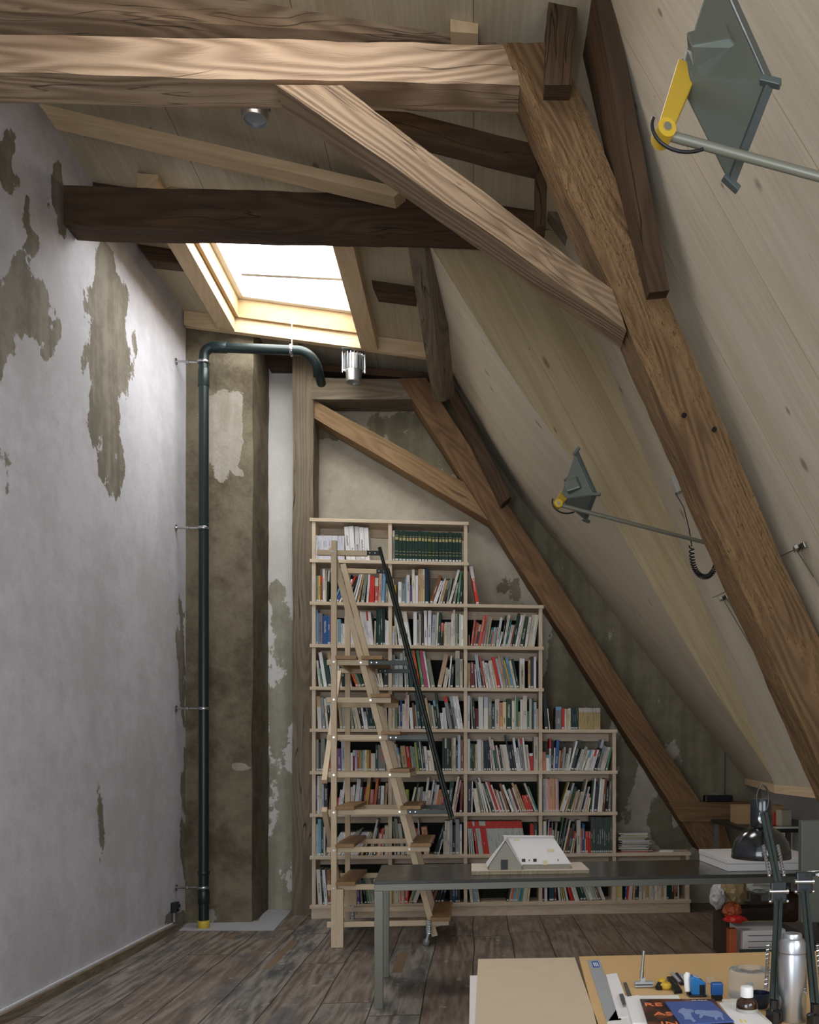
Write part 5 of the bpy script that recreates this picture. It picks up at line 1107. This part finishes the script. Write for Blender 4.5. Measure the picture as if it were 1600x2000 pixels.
# ================= DESK IN THE FOREGROUND =================
ZD = .74
dA, dB = onZ(1131, 1868, ZD), onZ(1600, 1857, ZD); du = (dB - dA).normalized(); dv = Vector((du.y, -du.x, 0))
dn = onZ(1165, 2000, ZD)
dk_ = thing('work_desk', 'tan topped work desk covered with drawing tools in the foreground', 'desk', (dA.x + .6, dA.y - .6, 0))
lf_ = dA.lerp(dn, 0); le = (dn - dA).normalized()
DL = 1.7; c4 = [dA, dA + du * DL, dA + du * DL + le * 1.3, dA + le * 1.3]
bm = B(); prism(bm, [p_ - Vector((0, 0, .018)) for p_ in c4], (0, 0, .018)); obj('desk_top', bm, M_kraft, dk_, bevel=.001, axis=du)
for a in ((.02, .02), (DL - .07, .02), (.02, 1.2), (DL - .07, 1.2)):
    p_ = dA + du * a[0] + le * a[1]; bm = B(); box(bm, (p_.x, p_.y - .05, 0), (p_.x + .045, p_.y - .005, ZD - .018)); obj('leg', bm, M_stl, dk_)
# cabinet left of the desk with a card sheet on top
cl0, cl1 = onZ(934, 1874, ZD - .02), onZ(1122, 1871, ZD - .02)
cab = thing('side_cabinet', 'wooden side cabinet left of the tan desk under the big card sheet', 'cabinet', (cl0.x + .15, cl0.y - .5, 0))
xe = onY(918, 1950, cl0.y - .25).x
xr = min(dA.x, (dA + le * 1.3).x) - .01
bm = B(); box(bm, (xe + .012, cl0.y - 1.3, 0), (xr, cl0.y - .22, ZD - .045)); obj('cabinet_body', bm, plain('cabinet_ply', col(150, 108, 66), .6), cab, bevel=.002)
bm = B(); box(bm, (xe, cl0.y - 1.3, ZD - .0445), (xr, cl0.y - .21, ZD - .028)); obj('cabinet_top', bm, M_card, cab, bevel=.001)
g = [onZ(934, 1873, ZD), onZ(1123, 1870, ZD), onZ(1172, 2010, ZD), onZ(927, 2010, ZD)]
bm = B(); prism(bm, [p_ - Vector((0, 0, .026)) for p_ in (g[0].lerp(g[1], .0), g[0].lerp(g[1], 1), g[1].lerp(g[2], 1.9), g[0].lerp(g[3], 1.9))], (0, 0, .026)); tag(obj('card_sheet', bm, plain('beige_card', col(196, 176, 150), .65)), 'large thick beige card board lying on the cabinet left of the desk', 'board')
ZD += .0006
def flat(name, lab, cat, pxs, th_, mat, z=None, parent=None):
    z = ZD if z is None else z; bm = B(); prism(bm, [onZ(a, b_, z) for a, b_ in pxs], (0, 0, th_))
    o = obj(name, bm, mat, parent); return tag(o, lab, cat) if lab else o
M_rul = plain('steel_rule', col(168, 172, 174), .4, .15); M_blue = plain('logo_blue', col(40, 84, 170), .4)
sr = flat('steel_ruler', 'long steel ruler with a blue square mark along the left of the desk', 'ruler', [(1147, 1876), (1171, 1874), (1214, 1993), (1185, 1995)], .0012, M_rul)
flat('ruler_logo', None, None, [(1155, 1878), (1168, 1877), (1172, 1889), (1159, 1890)], .0004, M_blue, ZD + .0013, sr)
bm = B()
for k in range(3):
    a = k / 3; p = [(1158 + k * 3.4, 1880), (1160 + k * 3.4, 1880), (1163 + k * 3.4, 1887), (1161 + k * 3.4, 1887)]; prism(bm, [onZ(x, y, ZD + .0018) for x, y in p], (0, 0, .0003))
obj('logo_mark', bm, M_white, sr)
wf = flat('foam_strip', 'white folded foam strip beside the steel ruler', 'strip', [(1184, 1907), (1205, 1904), (1236, 1988), (1208, 1990)], .006, M_card)
flat('paper', 'white sheets of paper spread under the rulers and books', 'paper', [(1222, 1946), (1325, 1944), (1360, 2012), (1190, 2012), (1186, 1998)], .0012, M_white)
flat('steel_ruler', 'short steel ruler to the right of the foam strip', 'ruler', [(1217, 1920), (1224, 1919), (1239, 1958), (1230, 1959)], .0012, plain('grey_steel', col(120, 120, 114), .4, .6), ZD + .0015)
flat('steel_square', 'small grey metal plate lying on the white foam strip', 'plate', [(1209, 1942), (1217, 1941), (1225, 1962), (1216, 1963)], .001, MATS['grey_steel'], ZD + .0125)
# books at the lower edge
zb1 = .030
wbk = flat('book', 'white book with a faint yellow mark lying left of the dark neon book', 'book', [(1221, 1962), (1248, 1958), (1272, 2014), (1236, 2014)], .022, M_card, ZD + .0015)
nb = thing('book', 'thick dark book with glowing orange letters on its cover at the lower edge', 'book', onZ(1330, 1990, ZD))
P4 = [onZ(1250, 1951, ZD + .03), onZ(1395, 1951, ZD + .03), onZ(1446, 2020, ZD + .03), onZ(1273, 2024, ZD + .03)]
bm = B(); prism(bm, [p_ - Vector((0, 0, .026)) for p_ in P4], (0, 0, .022)); obj('pages', bm, M_page, nb)
t = NT('neon_cover'); tcx = t.n('ShaderNodeTexCoord'); nz = t.n('ShaderNodeTexNoise', i_Vector=tcx.outputs['Object'], i_Scale=22.0, i_Detail=3.0)
t.link(t.mix(t.sstep(nz.outputs[0], .4, .65), col(44, 30, 26), col(104, 58, 40)), t.b.inputs['Base Color']); t.b.inputs['Roughness'].default_value = .3
bm = B(); prism(bm, [p_ - Vector((0, 0, .004)) for p_ in P4], (0, 0, .004)); prism(bm, [p_ - Vector((0, 0, .0295)) for p_ in P4], (0, 0, .003)); nc_ = obj('cover', bm, t.m, nb)
bu = (P4[1] - P4[0]).normalized(); bv = Vector((-bu.y, bu.x, 0)); M_neon = plain('neon_letters', col(240, 128, 78), .4)
def pr(px, py, z): return onZ(px, py, z)
for s_, px, py, sz in (('RE', 1276, 1962, .045), ('AS', 1296, 1980, .045), ('IN', 1308, 1999, .045)):
    c_ = pr(px, py, ZD + .0305); lettering(s_, sz, frame(c_, bu, bv), M_neon, nc_, name='cover_letters', sx=1.05)
for s_, px, py in (('DREI BÜCHER', 1366, 1953.5), ('ÜBER DEN BAUPROZESS', 1346, 1956.5)):
    c_ = pr(px, py, ZD + .0305); lettering(s_, .0062, frame(c_, bu, bv), M_ink['w'], nc_, name='cover_letters', sx=1.15)
bb = thing('booklet', 'blue booklet with pale ram and sheep silhouettes on the dark book', 'booklet', onZ(1370, 1980, ZD + .031))
bp = [onZ(1299, 1959, ZD + .0315), onZ(1389, 1958, ZD + .0315), onZ(1434, 1997, ZD + .0315), onZ(1330, 2003, ZD + .0315)]
bm = B(); prism(bm, bp, (0, 0, .004)); obj('cover', bm, plain('booklet_blue', col(66, 88, 148), .5), bb)
M_pb = plain('pale_blue_ink', col(128, 146, 186), .5)
def silh(pts, name):
    bm = B(); prism(bm, [onZ(1200 + a / 4, 1840 + b_ / 4, ZD + .0358) for a, b_ in pts], (0, 0, .0002)); obj(name, bm, M_pb, bb)
silh([(500, 540), (520, 520), (545, 515), (560, 524), (600, 524), (622, 536), (618, 552), (600, 548), (598, 560), (612, 590), (640, 618), (620, 628), (600, 606), (570, 604), (550, 606), (548, 588), (538, 570), (522, 556), (505, 552)], 'ram_silhouette')
silh([(624, 538), (650, 530), (740, 536), (800, 534), (826, 545), (848, 560), (846, 582), (862, 606), (846, 608), (830, 584), (806, 590), (806, 608), (790, 608), (784, 588), (700, 572), (680, 594), (664, 592), (668, 566), (636, 562)], 'sheep_silhouette')
wr_ = thing('brochure', 'white brochure with yellow lettering right of the blue booklet', 'brochure', onZ(1450, 1990, ZD))
bm = B(); prism(bm, [onZ(1404, 1961, ZD + .0205), onZ(1455, 1960, ZD + .0205), onZ(1508, 2006, ZD + .0205), onZ(1446, 2016, ZD + .0205)], (0, 0, .004)); obj('cover', bm, M_card, wr_)
bm = B(); prism(bm, [onZ(1410, 1965, ZD), onZ(1455, 1963, ZD), onZ(1508, 2012, ZD), onZ(1446, 2020, ZD)], (0, 0, .0195)); obj('pages', bm, M_page, wr_)
lettering('li', .05, frame(onZ(1452, 1994, ZD + .0247), bu, bv), plain('yellow_ink', col(224, 208, 90), .5), wr_, name='cover_letters')

# little tools
def at(px, py, z=0): return onZ(px, py, ZD) + Vector((0, 0, z))
q = at(1258, 1928); cp = thing('clamp_tool', 'upright silver tubular clamp standing on the desk', 'clamp', q)
bm = B(); tube(bm, [q + Vector((-.006, 0, .05)), q + Vector((0, 0, .115))], .0048, 14); tube(bm, [q + Vector((-.008, 0, .028)), q + Vector((-.006, 0, .052))], .0068, 14); obj('tube', bm, M_chr, cp, smooth=True, sharp=50)
bm = B(); box(bm, (q.x - .030, q.y - .012, q.z + .012), (q.x + .030, q.y + .010, q.z + .018)); box(bm, (q.x - .030, q.y - .010, q.z + .002), (q.x + .028, q.y + .008, q.z + .007)); box(bm, (q.x - .012, q.y - .006, q.z + .016), (q.x + .004, q.y + .006, q.z + .03)); obj('jaw', bm, M_rul, cp, bevel=.001)
q = at(1297, 1930); kn = thing('trimming_tool', 'yellow and black trimming tool beside the silver clamp', 'tool', q)
bm = B(); lathe(bm, [(0, 0), (.012, 0), (.017, .006), (.017, .014), (.012, .02), (0, .021)], 20, None, q + Vector((.004, -.012, 0))); obj('grip', bm, M_yel, kn, smooth=True)
bm = B(); lathe(bm, [(0, .018), (.012, .018), (.012, .027), (0, .03)], 18, None, q + Vector((-.004, .012, 0))); obj('knob', bm, M_yel, kn, smooth=True)
bm = B(); lathe(bm, [(0, 0), (.016, 0), (.018, .008), (.012, .018), (0, .018)], 16, None, q + Vector((-.004, .012, 0))); lathe(bm, [(0, 0), (.011, 0), (.013, .01), (0, .014)], 14, None, q + Vector((-.018, -.012, 0))); obj('body', bm, M_blk, kn, smooth=True)
bc_ = thing('pencil_case', 'flat black case holding a silver blade on the desk', 'case', at(1318, 1928))
bm = B(); prism(bm, [at(1302, 1913), at(1315, 1912), at(1333, 1940), at(1317, 1942)], (0, 0, .010)); obj('case_body', bm, M_blk, bc_, bevel=.002)
bm = B(); bar(bm, at(1311, 1921, .012), at(1323, 1933, .012), .003, .002); obj('blade', bm, M_chr, bc_)
for i, (a, b_, m_, lab) in enumerate((((1313, 1904), (1331, 1925), M_rul, 'silver pen next to the flat black case'), ((1322, 1906), (1335, 1924), M_blk, 'dark pen behind the silver pen and the blue stapler'), ((1330, 1908), (1342, 1928), plain('clear_pen', col(170, 176, 186), .3), 'clear plastic pen between the dark pen and the blue stamp'), ((1340, 1905), (1344, 1922), M_or, 'orange highlighter beside the large blue stamp'))):
    pa, pb_ = at(*a, .006), at(*b_, .006); d_ = (pb_ - pa).normalized()
    pn_ = thing('pen', lab, 'pen', pa.lerp(pb_, .5)); bm = B(); tube(bm, [pa, pb_ - d_ * .012], .0055, 12); obj('barrel', bm, m_, pn_, smooth=True, sharp=50)
    bm = B(); tube(bm, [pb_ - d_ * .012, pb_], [.0054, .002], 12); obj('tip', bm, M_blk, pn_, smooth=True, sharp=50)
M_bst = plain('stamp_blue', col(30, 110, 170), .35)
q = at(1368, 1947); s1 = thing('self_inking_stamp', 'large blue self inking stamp with a white handle', 'stamp', q)
W2, = (.024,)
bm = B(); prism(bm, [q + Vector(v_) for v_ in ((-.026, 0, .006), (.018, 0, .002), (.018, 0, .040), (.010, 0, .047), (-.018, 0, .060), (-.028, 0, .056))], (0, .036, 0)); obj('housing', bm, M_bst, s1, bevel=.003)
bm = B(); box(bm, (q.x - .002, q.y - .001, q.z + .006), (q.x + .014, q.y + .001, q.z + .036)); obj('inset', bm, M_blk, s1)
bm = B(); prism(bm, [q + Vector(v_) for v_ in ((-.020, .004, .0605), (-.002, .004, .0545), (.004, .030, .0540), (-.016, .030, .0605))], (0, 0, .002)); obj('window', bm, MATS['clear_pen'], s1)
bm = B(); tube(bm, [q + Vector((-.034, .02, .012)), q + Vector((-.034, .03, .058)), q + Vector((-.030, .032, .066))], [.009, .0105, .007], 14); obj('handle', bm, M_white, s1, smooth=True)
bm = B(); box(bm, (q.x - .034, q.y - .004, q.z), (q.x + .018, q.y + .038, q.z + .0055)); obj('foot_plate', bm, M_blk, s1, bevel=.001)
q = at(1403, 1955); s2 = thing('self_inking_stamp', 'small blue self inking stamp right of the large one', 'stamp', q)
bm = B(); box(bm, (q.x - .018, q.y, q.z + .015), (q.x + .016, q.y + .022, q.z + .052)); obj('housing', bm, plain('stamp_blue_dark', col(24, 84, 150), .35), s2, bevel=.004)
bm = B(); box(bm, (q.x - .016, q.y + .002, q.z), (q.x + .014, q.y + .02, q.z + .0148)); obj('foot_plate', bm, M_blk, s2)
# clear spindle box with a dark cup inside, brown bottle, flask
t = NT('clear_acrylic'); t.b.inputs['Base Color'].default_value = (.95, .96, .96, 1); t.b.inputs['Roughness'].default_value = .12; t.b.inputs['Transmission Weight'].default_value = .92; t.b.inputs['IOR'].default_value = 1.15
q = at(1466, 1958); q = at(1465, 1950); sp_ = thing('disc_box', 'clear round plastic spindle box on the desk', 'container', q)
bm = B(); lathe(bm, [(.062, 0), (.062, .084), (.058, .088), (.018, .088), (.012, .084), (0, .084), (0, .082), (.012, .082), (.018, .086), (.057, .086), (.060, .083), (.060, 0)], 40, None, q); obj('dome', bm, t.m, sp_, smooth=True)
bm = B(); lathe(bm, [(0, .0005), (.064, .0005), (.064, .006), (.059, .007), (.059, .012), (.008, .012), (.008, .05), (0, .052)], 40, None, q); obj('spindle_base', bm, plain('grey_plastic', col(190, 190, 186), .4), sp_, smooth=True, sharp=40)
q = at(1485, 1968); mg = thing('cup', 'dark rimmed cup behind the brown bottle', 'cup', q)
bm = B(); lathe(bm, [(0, 0), (.022, 0), (.030, .02), (.032, .042), (.029, .042), (.027, .02), (0, .006)], 28, None, q + Vector((.0, .005, 0))); obj('cup_body', bm, plain('navy_glaze', col(36, 44, 66), .25), mg, smooth=True)
q = at(1459, 1992); bt = thing('medicine_bottle', 'brown glass bottle with a white screw cap', 'bottle', q)
bm = B(); lathe(bm, [(0, 0), (.026, 0), (.029, .003), (.029, .043), (.026, .054), (.014, .062), (.012, .07), (0, .07)], 28, None, q); obj('bottle_body', bm, plain('amber_glass', col(52, 30, 16), .1, 0, .8), bt, smooth=True, sharp=60)
bm = B(); lathe(bm, [(0, .064), (.0175, .064), (.0175, .088), (.015, .092), (0, .093)], 28, None, q); obj('cap', bm, M_white, bt, smooth=True, sharp=50)
bm = B(); lathe(bm, [(.0295, .008), (.0295, .034)], 28, None, q); obj('bottle_label', bm, plain('label_grey', col(170, 168, 158), .6), bt, smooth=True)
q = at(1548, 1992); fl = thing('thermos_flask', 'brushed steel thermos flask at the right of the desk', 'flask', q); rf = .0375
bm = B(); lathe(bm, [(0, 0), (rf * .96, 0), (rf, .004), (rf, .165), (rf * .93, .178), (rf * .92, .184), (0, .184)], 36, None, q); obj('flask_body', bm, M_alu, fl, smooth=True, sharp=50)
bm = B(); lathe(bm, [(rf * .90, .1845), (rf * .95, .186), (rf * .95, .212), (rf * .82, .222), (rf * .70, .224), (rf * .70, .233), (rf * .66, .237), (0, .238)], 36, None, q); obj('cup_lid', bm, M_alu, fl, smooth=True, sharp=40)
flat('note_sheet', 'small beige note sheet behind the blue stamps', 'paper', [(1378, 1909), (1394, 1909), (1400, 1922), (1382, 1922)], .003, plain('beige_note', col(200, 176, 150), .7))

# ================= DESK LAMPS =================
M_lblk = plain('lamp_black', col(12, 16, 18), .15, 0, .7)
def desk_lamp(lab, base, post_top, elbow, head, side=1):
    base, post_top, elbow = Vector(base), Vector(post_top), Vector(elbow)
    d = thing('desk_lamp', lab, 'lamp', base)
    bm = B(); lathe(bm, [(0, 0), (.022, 0), (.022, .03), (.012, .036), (.012, .06), (0, .06)], 20, None, base); obj('clamp_base', bm, M_lblk, d, smooth=True, sharp=50)
    def armseg(a, b_, nm, off=.0):
        a, b_ = Vector(a), Vector(b_); dd = (b_ - a).normalized(); s = Vector((1, 0, 0)) - dd * dd.x; s.normalize()
        for o_ in (-.0065, .0065):
            bm = B(); bar(bm, a + s * o_, b_ + s * o_, .010, .010, up=(0, 1, 0)); am_ = obj(nm, bm, plain('lamp_arm', col(56, 66, 64), .3, .3), d, bevel=.001)
        for o_ in (-.023, .023):
            bm = B(); n_ = 140; L0 = (b_ - a).length * .42; st_ = a + dd * .03 + s * o_; w_ = dd.cross(s)
            pts = [st_ + dd * (L0 * i / n_) + s * .0052 * math.cos(i * 1.35) + w_ * .0052 * math.sin(i * 1.35) for i in range(n_ + 1)]; tube(bm, pts, .0014, 5); obj('spring', bm, M_chr, am_, smooth=True)
    armseg(base + Vector((0, 0, .06)), elbow - Vector((0, 0, .02)), 'lower_arm')
    bm = B(); bar(bm, elbow - Vector((0, .0, .035)), elbow + Vector((0, 0, .03)), .05, .014, up=(0, 1, 0)); ej_ = obj('elbow_joint', bm, M_lblk, d, bevel=.004)
    bm = B(); tube(bm, [elbow + Vector((-.03, 0, 0)), elbow + Vector((.03, 0, 0))], .008, 12); tube(bm, [elbow + Vector((-.03, 0, -.03)), elbow + Vector((.03, 0, -.03))], .005, 12); obj('elbow_bolt', bm, M_chr, ej_, smooth=True, sharp=50)
    armseg(elbow + Vector((0, 0, .02)), post_top, 'upper_arm')
    bm = B(); pts = [post_top + Vector((.02 * math.sin(a * .35) * 1.0 - .004, 0, .045 - .045 * math.cos(a * .35))) for a in range(0, 18)]; tube(bm, pts, .0028, 8); obj('cable', bm, M_blk, d, smooth=True)
    if head is not None:
        hc, rr, hh = head; hc = Vector(hc); K = rr
        bm = B(); prof = [(K * .985, 0), (K, .002), (K * .985, .25 * K), (K * .90, .55 * K), (K * .72, .82 * K), (K * .50, .98 * K), (K * .40, 1.04 * K), (K * .36, 1.06 * K)]
        inner = [(a_ - .003, b_ + (.002 if i else .0)) for i, (a_, b_) in enumerate(prof)][::-1]
        lathe(bm, prof + inner + [prof[0]], 44, None, hc); sh_ = obj('lamp_shade', bm, M_lblk, d, smooth=True, sharp=60)
        bm = B(); lathe(bm, [(K * .36, 1.04 * K), (K * .375, 1.08 * K), (K * .36, 1.9 * K), (K * .33, 1.99 * K), (0, 2.0 * K)], 32, None, hc); obj('socket_housing', bm, M_lblk, d, smooth=True, sharp=50)
        bm = B(); lathe(bm, [(0, .2 * K), (.02, .25 * K), (.03, .45 * K), (.014, .8 * K), (0, .9 * K)], 20, None, hc); obj('bulb', bm, M_white, sh_, smooth=True)
        bm = B(); bar(bm, hc + Vector((0, -K * .40, 1.55 * K)), post_top + Vector((0, 0, -.02)), .02, .012); lathe(bm, [(0, -.006), (.016, -.006), (.018, .0), (0, .002)], 18, Matrix.Rotation(R(90), 4, 'X'), hc + Vector((-.008, -K * .45, 1.35 * K))); obj('head_joint', bm, M_chr, d, bevel=.002)
    return d
yl = 3.0; hc = onY(1487, 1676, yl); rr = 58 * (hc - EYE).dot(Fd) / F
desk_lamp('black domed desk lamp with a sprung arm above the steel table', onZ(1512, 1996, ZD), onY(1492, 1588, 2.86), onY(1521, 1741, 2.72), (hc, rr, .1))
desk_lamp('second black sprung desk lamp arm cut by the right edge', onZ(1592, 2004, ZD), onY(1650, 1700, 2.8), onY(1571, 1722, 2.70), None)

# monitor at the right edge
q = onY(1562, 1800, 3.7); mo = thing('monitor', 'dark grey computer screen back cut by the right edge', 'monitor', (q.x + .3, 3.7, 0))
z1 = onY(1562, 1602, 3.7).z; z0 = onY(1562, 1802, 3.7).z
bm = B(); box(bm, (q.x, 3.68, z0), (q.x + .6, 3.72, z1)); obj('screen_back', bm, plain('monitor_grey', col(82, 84, 74), .45), mo, bevel=.006)
bm = B(); box(bm, (q.x + .22, 3.722, .745), (q.x + .36, 3.75, z0 + .1)); obj('stand_neck', bm, M_blk, mo, bevel=.003)
bm = B(); box(bm, (q.x + .14, 3.62, .725), (q.x + .44, 3.86, .7445)); obj('stand_foot', bm, M_blk, mo, bevel=.003)
s3 = thing('rear_desk', 'black sided desk behind the work desk carrying the computer screen', 'desk', (q.x + .4, 3.75, 0))
bm = B(); box(bm, (q.x + .02, 3.50, .70), (q.x + .9, 3.98, .7245)); obj('desk_top', bm, M_blk, s3, bevel=.003)
bm = B(); box(bm, (q.x + .03, 3.52, 0), (q.x + .06, 3.96, .70)); obj('side_panel', bm, M_blk, s3)
bm = B(); box(bm, (q.x + .84, 3.52, 0), (q.x + .87, 3.96, .70)); obj('side_panel', bm, M_blk, s3)
